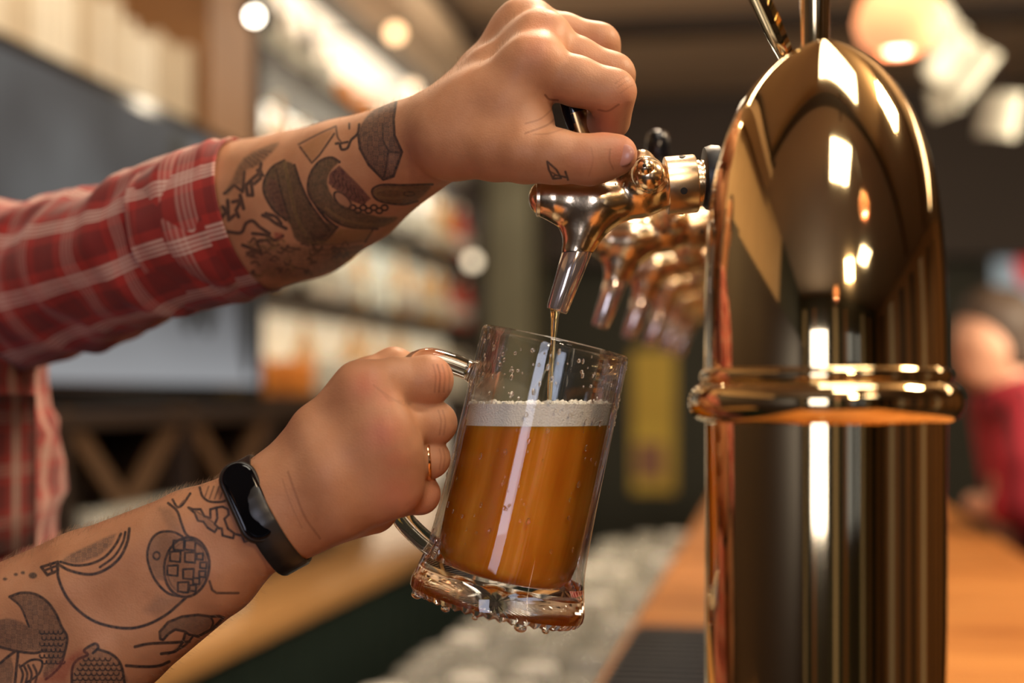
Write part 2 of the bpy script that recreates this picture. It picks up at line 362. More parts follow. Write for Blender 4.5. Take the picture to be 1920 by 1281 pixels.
for (px_, py_, d_, st_, c_, lb_) in ((741, 62, 5.2, 5, (1, .62, .32), 'small warm globe lamp above the bottle shelves'), (772, 168, 5.6, 3, (1, .74, .48), 'dimmer globe lamp just over the raised wrist'), (886, 490, 6.4, 2.6, (1, .84, .60), 'pale round lamp between far bottles under the raised wrist')):
    g_ = empty('globe_lamp', P(px_, py_, d_)); tag(g_, lb_, 'lamp'); bm = bmesh.new(); bmesh.ops.create_uvsphere(bm, u_segments=16, v_segments=10, radius=.026); bobj('globe', bm, emat('globe glass', c_, st_), g_, True)
    bm = bmesh.new(); dx_ = (-1.70-g_.location.x)*.9; tube(bm, [(-.022, 0, 0), (dx_, 0, .0)], .006, 8); bobj('arm', bm, M['black'], g_)
su = empty('bottle_shelving', (-1.60, 5.66, 1.004)); tag(su, 'tall lit back bar shelving with cream panel and dark boards', 'shelving')
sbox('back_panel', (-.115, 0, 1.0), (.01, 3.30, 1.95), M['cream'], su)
SHZ = [.445, .78, 1.12, 1.49]
for z in SHZ:
    sbox('shelf_board', (0, 0, z-.0275), (.23, 3.30, .055), M['darkwood'], su)
for y in (-1.66, 1.66): sbox('side_panel', (0, y, .975), (.23, .03, 1.93), M['darkwood'], su)
sbox('top_board', (0, 0, 1.93), (.235, 3.3, .035), M['darkwood'], su)
sbox('dark_drawer_front', (.02, -1.05, .215), (.18, 1.18, .41), M['darkwood'], su)
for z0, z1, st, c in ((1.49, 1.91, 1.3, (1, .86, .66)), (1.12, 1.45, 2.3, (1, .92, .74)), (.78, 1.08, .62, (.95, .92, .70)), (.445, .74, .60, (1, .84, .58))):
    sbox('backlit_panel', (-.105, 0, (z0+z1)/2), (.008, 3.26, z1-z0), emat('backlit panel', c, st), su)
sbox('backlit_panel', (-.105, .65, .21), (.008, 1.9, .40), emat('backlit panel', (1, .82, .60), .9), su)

def bottle_bm(kind):
    bm = bmesh.new()
    if kind == 0: pr = [(.030, 0), (.036, .004), (.036, .17), (.030, .20), (.014, .235), (.013, .285), (.015, .29)]
    elif kind == 1: pr = [(.038, 0), (.044, .005), (.044, .13), (.036, .155), (.014, .18), (.014, .22)]
    elif kind == 2: pr = [(.028, 0), (.032, .003), (.040, .14), (.038, .14), (.030, .01)]
    elif kind == 3: pr = [(.040, 0), (.040, .10), (.042, .105), (.042, .12), (.0, .12)]
    else: pr = [(.025, 0), (.030, .003), (.030, .17), (.012, .21), (.012, .25)]
    lathe(bm, pr, 16); return bm
kinds = [('bottle', 0, pmat('amber bottle', (.75, .42, .14), .1, 0, .1), 'amber bottle on the lit back shelves', 'amber'),
         ('bottle', 1, pmat('frosted bottle', (.85, .80, .70), .25, 0, .1), 'squat frosted pale bottle on the lit back shelves', 'frosted'),
         ('drinking_glass', 2, pmat('misty glass', (.80, .82, .78), .08, 0, .05, Alpha=.55), 'clear tumbler on the lit back shelves', 'tumbler'),
         ('canister', 3, pmat('orange tin', (.85, .32, .07), .35, 0, .05), 'orange tin on the lit back shelves', 'orange'),
         ('bottle', 4, pmat('dark bottle', (.05, .03, .02), .1, 0, .1), 'slim dark brown bottle on the lit back shelves', 'dark'),
         ('bottle', 0, pmat('red bottle', (.55, .05, .02), .15, 0, .1), 'red bottle near the far end of the back shelves', 'red'),
         ('canister', 3, pmat('grey blue tin', (.45, .48, .55), .3, 0, .05), 'grey blue tin on the lit back shelves', 'blue')]
cap_m = pmat('pale cap', (.7, .62, .45), .3, .3)
kp = []
for (nm, k, mt, lb, g) in kinds:
    e = empty(nm); bobj('body', bottle_bm(k), mt, e, True)
    if k in (0, 1, 4):
        h = {0: .288, 1: .218, 4: .248}[k]; bm = bmesh.new(); lathe(bm, [(.016, h-.012), (.016, h+.012)], 12); bobj('cap', bm, cap_m, e, auto=40)
        lbm = bmesh.new(); rr = {0: .0365, 1: .0445, 4: .0305}[k]; lathe(lbm, [(rr, .05), (rr, .12)], 16); bobj('paper_label', lbm, M['paper'], e, True)
    kp.append(e)
used = [False]*len(kp)
for si, z in enumerate(SHZ):
    y = 4.13
    while y < 7.22:
        r = random.random()
        if si == 0: k = 3 if y < 4.6 else (6 if r < .1 else (1 if r < .6 else (2 if r < .85 else 0)))
        elif si == 3: k = 3 if 5.0 < y < 5.35 else (1 if r < .5 else (2 if r < .8 else 4))
        else: k = 5 if (6.85 < y < 7.15) else (0 if r < .25 else 1 if r < .6 else 2 if r < .85 else 4 if r < .93 else 6)
        src = kp[k]; e = src if not used[k] else dup(src); used[k] = True
        nm, kk, mt, lb, g = kinds[k]
        e.location = (-1.56+random.uniform(-.03, .025), y, 1.004+z+.0005); s = random.uniform(.84, .96); e.scale = (s, s, s)
        lv = ['lowest', 'second', 'third', 'top'][si]
        tag(e, '%s, %s board' % (lb, lv), nm.replace('_', ' ').replace('drinking ', ''), '%s %ss on the %s back shelf' % (g, nm.replace('_', ' '), lv))
        y += random.uniform(.105, .17) if si != 0 or y > 4.8 else .1

# upturned glasses standing on the back counter
def tumbler_bm(r=.036, h=.10, n=16):
    bm = bmesh.new(); lathe(bm, [(r*.80, h), (r*.84, h-.004), (r, .0), (r*.93, .0), (r*.76, h-.012)], n); return bm
g_m = pmat('clear drained glass', (.62, .62, .56), .03, 0, .03, Alpha=.34)
proto_g = None
for i in range(6):
    for j in range(2):
        for kz in range(2):
            if proto_g is None: proto_g = bobj('drinking_glass', tumbler_bm(.04, .12), g_m, None, True); g = proto_g
            else: g = proto_g.copy(); COL.objects.link(g)
            g.location = (-1.19+j*.085, 2.36+i*.085, 1.003+kz*.1205)
            tag(g, 'upturned clear glass stacked on the back counter behind the tattooed forearm', 'glass', 'stacked glasses on the back counter')

# small framed things on the far wall
ps = empty('poster', (-.66, YF-.012, 1.30)); tag(ps, 'tall narrow yellow poster on the far dark wall', 'poster')
sbox('sheet', (0, 0, 0), (.24, .012, .80), pmat('yellow poster', (.90, .50, .07), .6, 0, .5, 3), ps); sbox('printed_band', (-.02, -.008, -.22), (.16, .004, .20), pmat('poster band', (.35, .16, .10), .6), ps)
fr_ = empty('wall_sign', (1.42, YF-.02, 2.16)); tag(fr_, 'pale blue framed sign with a red mark on the far wall', 'sign')
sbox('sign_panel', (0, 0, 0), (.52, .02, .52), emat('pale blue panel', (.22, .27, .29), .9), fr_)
bm = bmesh.new()
for (x, z, rx, rz) in ((-.08, 0, .07, .14), (.02, .02, .10, .07), (.12, -.02, .07, .05), (.0, -.07, .06, .03)):
    bmesh.ops.create_circle(bm, cap_ends=True, segments=16, radius=1, matrix=Matrix.Translation((x, -.013, z)) @ Matrix.Rotation(PI/2, 4, 'X') @ Matrix.Diagonal((rx, rz, 1, 1)))
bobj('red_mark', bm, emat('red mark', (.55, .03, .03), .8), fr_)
for (c, s) in (((0, -.005, .27), (.58, .04, .03)), ((0, -.005, -.27), (.58, .04, .03)), ((-.275, -.005, 0), (.03, .04, .57)), ((.275, -.005, 0), (.03, .04, .57))): sbox('frame', c, s, M['darkwood'], fr_)

# hanging paper flags to the right over the bar
cord = P(1700, 10, 3.6)
for i, (px, py, d, s, rz, lb) in enumerate(((1690, 20, 3.4, .10, .3, 'uppermost pale paper flag, left of the others'), (1755, 50, 3.3, .105, .9, 'pale paper flag just above the dome of the tower'), (1800, 120, 3.1, .12, .65, 'large diamond turned white paper flag right of the tower'), (1770, 185, 3.4, .075, -.2, 'small white paper flag below the diamond one'), (1872, 215, 3.2, .10, .2, 'pale paper flag lowest by the frame edge'))):
    e = empty('paper_flag', P(px, py, d)); e.rotation_euler = (0, rz, .3-i*.2); tag(e, lb, 'paper flag', 'white paper flags hung over the bar')
    bm = bmesh.new(); bmesh.ops.create_grid(bm, x_segments=6, y_segments=6, size=s/2, matrix=Matrix.Rotation(PI/2, 4, 'X'))
    for v in bm.verts: v.co.y += .012*math.sin(v.co.x*40+i)
    r = bmesh.ops.solidify(bm, geom=bm.faces, thickness=.002); bobj('sheet', bm, M['paper'], e, True)
    bm = bmesh.new(); up = Matrix.Rotation(-rz, 3, 'Y') @ Vector((0, 0, 1)); tube(bm, [(0, 0, 0), up*(ZC-e.location.z)], .0015, 6); bobj('cord', bm, M['black'], e)

# pendant lamps over the bar
pl_m = emat('glowing peach glass', (1.0, .40, .18), 1.15)
def pendant(loc, label):
    e = empty('pendant_lamp', loc); tag(e, label, 'lamp', 'peach pendant lamps over the bar')
    bm = bmesh.new(); lathe(bm, [(.012, .075), (.035, .068), (.062, .035), (.072, 0), (.062, -.035), (.035, -.05), (.030, -.05), (.058, -.033), (.068, 0), (.058, .033), (.03, .062)], 32); bobj('lamp_shade', bm, pl_m, e, True)
    bm = bmesh.new(); bmesh.ops.create_uvsphere(bm, u_segments=16, v_segments=10, radius=.032); o = bobj('bulb', bm, M['bulb'], e, True); o.location = (0, 0, -.02)
    bm = bmesh.new(); tube(bm, [(0, 0, .07), (0, 0, ZC-loc[2])], .003, 6); bobj('cord', bm, M['black'], e)
    bm = bmesh.new(); lathe(bm, [(.014, .065), (.014, .10), (.006, .11)], 12); bobj('socket', bm, M['brass'], e, True)
pendant((.205, 2.45, 2.07), 'glowing peach pendant lamp hanging just behind the tower dome')
pendant((.55, .1, 2.15), 'peach pendant lamp hanging in front of the brass tower')
pendant((.35, -1.3, 2.25), 'peach pendant lamp hanging behind the camera')
# rectangular ceiling fittings behind and above the camera, mirrored in the tower
def ceil_light(loc, s, st, label):
    e = empty('ceiling_light', loc); tag(e, label, 'lamp', 'flat ceiling lights')
    sbox('frame', (0, 0, 0), (s[0]+.04, s[1]+.04, .03), M['darkwood'], e); sbox('diffuser', (0, 0, -.018), (s[0], s[1], .01), emat('lit diffuser', (1, .90, .74), st), e)
ceil_light((.42, -.35, ZC-.02), (.46, .46), 20, 'square flat ceiling light nearest the tower')
ceil_light((.35, .55, ZC-.02), (.8, .36), 12, 'long flat ceiling light above the tower')
ceil_light((1.8, -1.6, ZC-.02), (.5, .5), 12, 'square flat ceiling light over the guest side')

# ------------------------------------------------------------------ the bar
BZ = 1.15
bar = empty('bar_counter', (.14, 3.3, 0)); tag(bar, 'long orange brown wooden bar counter carrying the brass tower', 'bar counter')
nb = 9
for i in range(nb):                                    # boards across the bar, joints between them
    L_ = 6.2/nb; sbox('board', (0, -3.1+L_*(i+.5), BZ-.02), (.64, L_-.004, .04), M['bar'], bar, bev=.0015)
sbox('front_panel', (.22, 0, .555), (.04, 6.1, 1.11), M['darkwood'], bar)
sbox('inner_panel', (-.28, 0, .555), (.04, 6.1, 1.11), M['green'], bar)
tr = empty('drip_tray', (-.335, 2.45, 1.0)); tag(tr, 'steel draining tray running along the working side of the bar', 'tray')
sbox('tray_floor', (0, 0, .0), (.29, 2.3, .012), M['steel'], tr)
for x in (-.142, .142): sbox('rim', (x, 0, .012), (.006, 2.3, .03), M['steel'], tr)
for y in (-1.1, 0, 1.1): sbox('bracket', (.02, y, -.5), (.24, .03, .98), M['darkwood'], tr)
proto_g2 = None
bright_glass = bpy.data.meshes.new('drinking_glass'); bm = tumbler_bm(.034, .105); bmesh.ops.recalc_face_normals(bm, faces=bm.faces); bm.to_mesh(bright_glass); bm.free()
bright_glass.materials.append(pmat('glint pale drained glass', (.95, .94, .88), .12, 0, .03, Alpha=.8)); bright_glass.polygons.foreach_set('use_smooth', [True]*len(bright_glass.polygons))  # bright highlights on some glasses, put into this paler colour
for i in range(30):
    for j in range(4):
        y = 1.36+i*.074; x = -.231-j*.0695
        if j == 3 and y > 2.9: continue
        if y > 3.5: continue
        if proto_g2 is None: proto_g2 = bobj('drinking_glass', tumbler_bm(.034, .105), g_m, None, True); g = proto_g2
        else: g = proto_g2.copy(); COL.objects.link(g)
        g.location = (x, y, 1.0065); g.rotation_euler.z = random.random()
        g.scale = (1, 1, random.uniform(.88, 1.06))
        if random.random() < .22: g.data = bright_glass
        tag(g, 'upturned clear glass in the dense rows on the steel draining tray', 'glass', 'upturned glasses on the draining tray')
mt = empty('bar_mat', (-.105, 1.38, BZ)); tag(mt, 'black ribbed rubber bar mat on the wooden bar beside the tower', 'mat')
sbox('base_sheet', (0, 0, .002), (.135, .84, .004), M['rubber'], mt)
r0 = None
for i in range(30):
    if r0 is None: r0 = sbox('rib', (0, -.405, .0065), (.125, .012, .006), M['rubber'], mt, bev=.0015)
    else: c = r0.copy(); COL.objects.link(c); c.parent = mt; c.location = (0, i*.028, 0)

# ------------------------------------------------------------------ the brass tower
tw = empty('beer_tower', (.0235, 1.36, BZ)); tag(tw, 'tall polished brass beer tower with arched top and ring moulding', 'beer tower')
TX = .0585; Y0 = -.735; Y1 = .80                         # half width, front and rear ends of the bridge (local)
TOPZ = CAMZ + (740-72)/FP*.668 - BZ; RINGZ = CAMZ + 0.0 - BZ
def stadium(hw, y0, y1, n=40, push=1.0):
    pts = []
    for i in range(n+1):
        a = PI + PI*i/n; pts.append((hw*math.cos(a), y0+hw*push+hw*push*math.sin(a)))
    for i in range(n+1):
        a = PI*i/n; pts.append((hw*math.cos(a), y1-hw*push+hw*push*math.sin(a)))
    return pts
def stack(bm, levels, n=40):
    rings = []
    for (z, sc, lift) in levels:
        hw = TX*sc; ring = [bm.verts.new((x, y, z)) for x, y in stadium(hw, Y0+lift, Y1-lift*.5, n, 1.0)]; rings.append(ring)
    for A, B in zip(rings[:-1], rings[1:]):
        m = len(A)
        for i in range(m): bm.faces.new((A[i], A[(i+1) % m], B[(i+1) % m], B[i]))
    bm.faces.new(rings[0]); bm.faces.new(rings[-1])
bm = bmesh.new(); HB = .095                              # height where the arch begins
lv = []
for i in range(0, 41):
    q = math.sin(i/40*PI/2); lv.append((RINGZ+(TOPZ-RINGZ)*q, max(.015, .96*(1-q**4.1)**.5), .0025+.058*q**2.2))
stack(bm, lv); bobj('arched_housing', bm, M['brass'], tw, auto=50)
bm = bmesh.new()
stack(bm, [(.0, 1.15, -.008), (.012, 1.15, -.008), (.02, .95, .003), (RINGZ-.004, .95, .003)]); bobj('column', bm, M['brass'], tw, auto=50)
bm = bmesh.new(); lv = []
for i in range(13):
    t = -PI/2+PI*i/12; lv.append((RINGZ-.0035+.0095*math.sin(t), .94+.15*math.cos(t), .004-.008*math.cos(t)))
stack(bm, lv); bobj('ring_moulding', bm, M['brass'], tw, auto=60)
bm = bmesh.new(); lv = []
for i in range(9):
    t = -PI/2+PI*i/8; lv.append((RINGZ+.0085+.004*math.sin(t), .94+.06*math.cos(t), .004-.003*math.cos(t)))
stack(bm, lv); bobj('upper_bead', bm, M['brass'], tw, auto=60)
# finial post with round medallion on top
fz = TOPZ-.012
bm = bmesh.new(); lathe(bm, [(.013, 0), (.013, .012), (.007, .016), (.0075, .09), (.011, .10), (.011, .11), (0.001, .115)], 24, Matrix.Translation((-.003, Y0+.10, fz))); bobj('finial_post', bm, M['brass'], tw, auto=50)
bm = bmesh.new(); lathe(bm, [(.020, -.004), (.030, -.003), (.032, 0), (.030, .003), (.0, .004)], 32, Matrix.Translation((-.030, Y0+.13, fz+.05)) @ Matrix.Rotation(math.radians(65), 4, 'Y') @ Matrix.Diagonal((1.2, .8, 1, 1))); bobj('medallion', bm, M['brass'], tw, auto=50)

# ------------------------------------------------------------------ taps, each drawn in its own frame: origin where the shank meets the tower
# local x = photo right (cam R), y = away, z = up; metres
S8 = .8/FP
def T(px, py, dz=0.0): return Vector(((px-1325)*S8, dz, (325-py)*S8))
def sd_caps(X, Y, Zz, chain):
    """signed distance of a chain of tapered capsules; chain rows = x,y,z,r"""
    D = None
    for a, b in zip(chain[:-1], chain[1:]):
        a = np.array(a, float); b = np.array(b, float); ab = b[:3]-a[:3]; L2 = max(float(ab@ab), 1e-12)
        px, py, pz = X-a[0], Y-a[1], Zz-a[2]
        t = np.clip((px*ab[0]+py*ab[1]+pz*ab[2])/L2, 0, 1)
        d = np.sqrt((px-ab[0]*t)**2+(py-ab[1]*t)**2+(pz-ab[2]*t)**2) - (a[3]+(b[3]-a[3])*t)
        D = d if D is None else smin(D, d, .004)
    return D
def smin(a, b, k):
    h = np.maximum(k-np.abs(a-b), 0)/k; return np.minimum(a, b)-h*h*k*.25
def smax(a, b, k): return -smin(-a, -b, k)
class Field:
    def __init__(s, lo, hi, h):
        s.lo = np.array(lo, float); s.h = h; s.n = np.ceil((np.array(hi)-s.lo)/h).astype(int)+1
        s.F = np.full(tuple(s.n), .05, np.float32)
        s.ax = [s.lo[i]+h*np.arange(s.n[i]) for i in range(3)]
    def region(s, chain, m):
        c = np.array(chain, float); lo = (c[:, :3]-c[:, 3:4]).min(0)-m; hi = (c[:, :3]+c[:, 3:4]).max(0)+m
        i0 = np.clip(np.floor((lo-s.lo)/s.h).astype(int), 0, s.n); i1 = np.clip(np.ceil((hi-s.lo)/s.h).astype(int)+1, 0, s.n)
        return tuple(slice(a, b) for a, b in zip(i0, i1))
    def xyz(s, sl):
        return (s.ax[0][sl[0]][:, None, None].astype(np.float32), s.ax[1][sl[1]][None, :, None].astype(np.float32), s.ax[2][sl[2]][None, None, :].astype(np.float32))
    def add(s, chain, k=.008, m=.02):
        sl = s.region(chain, m)
        if min(x.stop-x.start for x in sl) < 2: return
        s.F[sl] = smin(s.F[sl], sd_caps(*s.xyz(sl), chain), k)
    def carve(s, chain, k=.002, m=.004):
        sl = s.region(chain, m)
        if min(x.stop-x.start for x in sl) < 2: return
        s.F[sl] = smax(s.F[sl], -sd_caps(*s.xyz(sl), chain), k)
    def merge(s, o, k): s.F = smin(s.F, o.F, k)
    def sample(s, A, pts):
        g = (pts-s.lo)/s.h; i = np.clip(np.floor(g).astype(int), 0, s.n-2); f = g-i
        out = 0
        for dx in (0, 1):
            for dy in (0, 1):
                for dz in (0, 1):
                    wgt = (f[:, 0] if dx else 1-f[:, 0])*(f[:, 1] if dy else 1-f[:, 1])*(f[:, 2] if dz else 1-f[:, 2])
                    out = out + wgt*A[i[:, 0]+dx, i[:, 1]+dy, i[:, 2]+dz]
        return out
    def normals(s, pts):
        e = s.h*.8; n = np.stack([s.sample(s.F, pts+np.eye(3)[a]*e)-s.sample(s.F, pts-np.eye(3)[a]*e) for a in range(3)], 1)
        return n/np.maximum(np.linalg.norm(n, axis=1, keepdims=True), 1e-9)
    def net(s):
        """surface nets"""
        A = s.F; I = A < 0; nx, ny, nz = A.shape
        c = np.zeros((nx-1, ny-1, nz-1), np.int8)
        for dx in (0, 1):
            for dy in (0, 1):
                for dz in (0, 1): c += I[dx:nx-1+dx, dy:ny-1+dy, dz:nz-1+dz]
        act = (c > 0) & (c < 8); idx = np.argwhere(act); vid = np.full(act.shape, -1, np.int64); vid[act] = np.arange(len(idx))
        acc = np.zeros((len(idx), 3)); cnt = np.zeros(len(idx))
        cs = [(x, y, z) for x in (0, 1) for y in (0, 1) for z in (0, 1)]
        for p in cs:
            for a in range(3):
                if p[a] == 0:
                    q = list(p); q[a] = 1
                    va = A[idx[:, 0]+p[0], idx[:, 1]+p[1], idx[:, 2]+p[2]]; vb = A[idx[:, 0]+q[0], idx[:, 1]+q[1], idx[:, 2]+q[2]]
                    m = (va < 0) != (vb < 0); t = np.where(m, va/np.where(m, va-vb, 1), 0)
                    pt = np.tile(np.array(p, float), (len(idx), 1)); pt[:, a] += t
                    acc[m] += pt[m]; cnt[m] += 1
        V = (idx+acc/cnt[:, None])*s.h+s.lo
        Q = []
        for a in range(3):
            b, c2 = (a+1) % 3, (a+2) % 3
            sl0 = [slice(None)]*3; sl1 = [slice(None)]*3; sl0[a] = slice(0, -1); sl1[a] = slice(1, None)
            ch = I[tuple(sl0)] != I[tuple(sl1)]; e = np.argwhere(ch)
            ok = (e[:, b] > 0) & (e[:, c2] > 0) & (e[:, b] < A.shape[b]-1) & (e[:, c2] < A.shape[c2]-1); e = e[ok]
            def g(db, dc):
                k = e.copy(); k[:, b] -= db; k[:, c2] -= dc; return vid[k[:, 0], k[:, 1], k[:, 2]]
            q = np.stack([g(1, 1), g(0, 1), g(0, 0), g(1, 0)], 1)
            flip = ~I[e[:, 0], e[:, 1], e[:, 2]]; q[flip] = q[flip][:, ::-1]; Q.append(q)
        return V, np.concatenate(Q)
def mesh_np(name, V, Q, normals=None):
    me = bpy.data.meshes.new(name); me.vertices.add(len(V)); me.vertices.foreach_set('co', np.ascontiguousarray(V, np.float32).ravel())
    me.loops.add(Q.size); me.loops.foreach_set('vertex_index', Q.astype(np.int32).ravel()); me.polygons.add(len(Q))
    me.polygons.foreach_set('loop_start', (np.arange(len(Q))*4).astype(np.int32))
    me.update(calc_edges=True); me.validate()
    me.polygons.foreach_set('use_smooth', np.ones(len(me.polygons), bool))
    if normals is not None and len(me.vertices) == len(normals): me.normals_split_custom_set_from_vertices(normals.astype(np.float32))
    return me

def make_tap():
    t = empty('beer_tap')
    def c(px, py, r, dy=0): return [(px-1325)*S8, dy, (325-py)*S8, r*S8]
    f = Field((-.105, -.028, -.045), (0.0, .028, .025), .0009)
    f.add([c(1256, 350, 40), c(1200, 368, 38), c(1120, 376, 40), c(1040, 374, 38), c(1025, 372, 34)], .004)       # horizontal barrel
    f.add([c(1120, 385, 42), c(1092, 440, 32), c(1082, 470, 29)], .014)                                  # spout root
    f.add([c(1205, 338, 37, -.008), c(1212, 338, 30, -.016)], .006)                                       # valve boss
    f.add([c(1205, 338, 40), c(1212, 330, 34, .006)], .006)
    f.add([c(1204, 300, 20), c(1212, 330, 24)], .006)
    V, Q = f.net(); me = mesh_np('tap_body', V, Q, f.normals(V)); o = link('tap_body', me, M['tapbrass'], t)
    ax = Vector((-.275, 0, -.96)).normalized()
    # spout + sleeve
    a = T(1089, 452); b = T(1044, 583); d = (b-a)
    bm = bmesh.new(); tube(bm, [a-d*.10, a+d*.06], [30.5*S8, 28.5*S8], 32); bobj('spout', bm, M['tapbrass'], t, auto=50)
    bm = bmesh.new(); tube(bm, [a+d*.055, a+d*.07, a+d*.5, a+d*.97, a+d*1.0, a+d*.985], [26*S8, 27.5*S8, 24.5*S8, 20.5*S8, 19*S8, 14*S8], 32); bobj('nozzle_sleeve', bm, M['nozzle'], t, auto=40)
    # round end cap of barrel
    bm = bmesh.new(); tube(bm, [T(1012, 373), T(1006, 373), T(1003, 373)], [34*S8, 33*S8, 22*S8], 32); bobj('end_cap', bm, M['tapring'], t, auto=40)
    # collar ring next to the tower with key holes
    bm = bmesh.new(); p0 = T(1248, 349); p1 = T(1305, 344); dd = p1-p0
    tube(bm, [p0, p0, p0+dd*.03, p0+dd*.95, p1, p1], [36*S8, 52*S8, 54.5*S8, 54.5*S8, 53*S8, 40*S8], 40); bobj('collar_ring', bm, M['tapring'], t, auto=40)
    for an in (-.35, 1.1, 2.4, -1.75):
        cc = p0+dd*.5; n = Vector((0, -math.cos(an), math.sin(an))); bm = bmesh.new()
        tube(bm, [cc+n*50*S8, cc+n*55.2*S8], 6.5*S8, 12); bobj('key_hole', bm, M['hole'], t)
    bm = bmesh.new(); q = p1
    tube(bm, [q, q+dd*.12, q+dd*.14, q+dd*.2, q+dd*.22, q+dd*.45], [44*S8, 44*S8, 40*S8, 40*S8, 43*S8, 43*S8], 32); bobj('threaded_shank', bm, M['tapbrass'], t, auto=30)
    bm = bmesh.new(); tube(bm, [T(1318, 335), T(1322, 335), T(1336, 334), T(1350, 333)], [50*S8, 58*S8, 62*S8, 60*S8], 40); bobj('rubber_flange', bm, M['rubber'], t, auto=40)
    # valve knob facing the barman's right
    bm = bmesh.new(); bmesh.ops.create_uvsphere(bm, u_segments=24, v_segments=14, radius=18*S8, matrix=Matrix.Translation(T(1204, 326, -.0215))); bobj('ball_knob', bm, M['tapbrass'], t, True)
    bm = bmesh.new(); lathe(bm, [(33*S8, 0), (33*S8, .003), (30*S8, .0045), (22*S8, .0045), (20*S8, .001)], 32, Matrix.Translation(T(1208, 334, -.013)) @ Matrix.Rotation(PI/2, 4, 'X')); bobj('valve_washer', bm, M['tapbrass'], t, auto=40)
    bm = bmesh.new(); bmesh.ops.create_uvsphere(bm, u_segments=12, v_segments=8, radius=3.5*S8, matrix=Matrix.Translation(T(1200, 325, -.0268))); bobj('screw_dot', bm, M['hole'], t, True)
    bm = bmesh.new(); tube(bm, [T(1190, 322), T(1165, 330), T(1130, 337)], [7*S8, 7*S8, 6*S8], 12); bobj('lever_rod', bm, M['tapbrass'], t, True)
    # raised cast number
    cu = bpy.data.curves.new('cast_number', 'FONT'); cu.body = '101-001'; cu.size = .0062; cu.extrude = .00035
    tmp = bpy.data.objects.new('tmp', cu); COL.objects.link(tmp); dg = bpy.context.evaluated_depsgraph_get(); me = bpy.data.meshes.new_from_object(tmp.evaluated_get(dg)); bpy.data.objects.remove(tmp)
    o = link('cast_number', me, M['tapbrass'], t, False); o.rotation_euler = (PI/2, 0, .0); o.location = T(1126, 364, -.0121); o.rotation_euler.y = -.03
    return t
def make_handle(parent, pts, rads):
    ps = [T(*p) for p in pts]
    bm = bmesh.new(); tube(bm, ps[:3], [r*S8 for r in rads[:3]], 20); bobj('handle_stem', bm, M['tapbrass'], parent, auto=40)
    pp = [Vector(v) for v in spline(ps[2:], 12)]; rr = [float(x[0]) for x in spline([[r*S8] for r in rads[2:]], 12)]
    bm = bmesh.new(); tube(bm, pp, rr, 24); bobj('handle_grip', bm, M['black'], parent, True)
tap = make_tap()
def placetap(t, d, lateral_px=1325, y0=325):
    """taps sit in a row along the tower flank"""
    base = P(1325, 325, .8); t.location = base + Vector((0, 1, 0))*(d-.8); t.rotation_euler = (0, 0, YAW)
placetap(tap, .8); tag(tap, 'nearest brass beer tap, its lever held and pouring beer', 'beer tap', 'row of brass taps on the tower')
taps = [tap]
names = ['second brass tap in the row with upright black handle', 'third brass tap in the row, blurred behind the second', 'fourth brass tap in the row from the front', 'fifth brass tap in the row from the front', 'rearmost brass tap at the far end of the tower']
for i in range(5):
    t = dup(tap); placetap(t, 1.0+i*.2); taps.append(t); tag(t, names[i], 'beer tap', 'row of brass taps on the tower')
make_handle(tap, [(1200, 335), (1150, 326), (1110, 300), (1094, 262), (1078, 215), (1066, 150), (1060, 120)], [9, 9, 12, 18, 22, 24, 16])
bm = bmesh.new(); tube(bm, [T(1100, 280), T(1092, 256), T(1079, 214)], [16*S8, 20*S8, 22.4*S8], 24); bobj('brass_sleeve', bm, pmat('aged brass sleeve', (.45, .26, .11), .25, 1), tap, auto=50)
for t in taps[1:]:
    make_handle(t, [(1205, 310), (1200, 296), (1196, 282), (1190, 255), (1184, 215), (1180, 170), (1180, 132), (1180, 122)], [14, 10, 12, 20, 25, 29, 24, 9])

# ------------------------------------------------------------------ mug with beer (frame: x right, y away, z up from eye level, then tilted)
TILT = math.atan2(114, 503)
MB = Lc(928, 1143, .80)                                   # centre of the base
mug = empty('beer_mug'); mug.matrix_world = CAMMAT @ Matrix.Translation(MB) @ Matrix.Rotation(TILT, 4, 'Y')
tag(mug, 'tilted clear glass beer mug being filled with amber beer', 'mug')
U = .8/FP
outer = [(120, 7), (135, 2), (150, 0), (160, 4), (166, 14), (166, 28), (160, 52), (154, 76), (150, 105), (147, 150), (144.5, 220), (143, 300), (142, 380), (141, 460), (140.5, 505), (139, 513), (136, 516), (132, 514), (130, 507)]
inner = [(130, 500), (130, 400), (131, 300), (132, 220), (133, 160), (132, 118), (126, 88), (112, 70), (85, 62), (40, 60), (5, 60)]
def fac(r, z, a):
    if z < 12*U and r > 110*U: z += (.9*U*2)*(1+math.cos(a*44))*1.6
    return r, z
bm = bmesh.new(); nn = 176
prof = [(0.5, 12), (60, 10)]+outer+inner
def fac2(r, z, a):
    r, z = fac(r, z, a)
    return r, z
lathe(bm, [(r*U, z*U) for r, z in prof], nn, None, fac2)
# interior optic panels
for v in bm.verts:
    rr = math.hypot(v.co.x, v.co.y)
    if 120*U < rr < 134*U and 100*U < v.co.z < 470*U:
        a = math.atan2(v.co.y, v.co.x); k = 1-.010*abs(math.cos(a*6)); v.co.x *= k; v.co.y *= k
gb = bobj('glass_body', bm, M['glass'], mug, auto=35); gb.data.materials.append(M['wallglass'])
for p_ in gb.data.polygons:
    if p_.center.z > 80*U: p_.material_index = 1
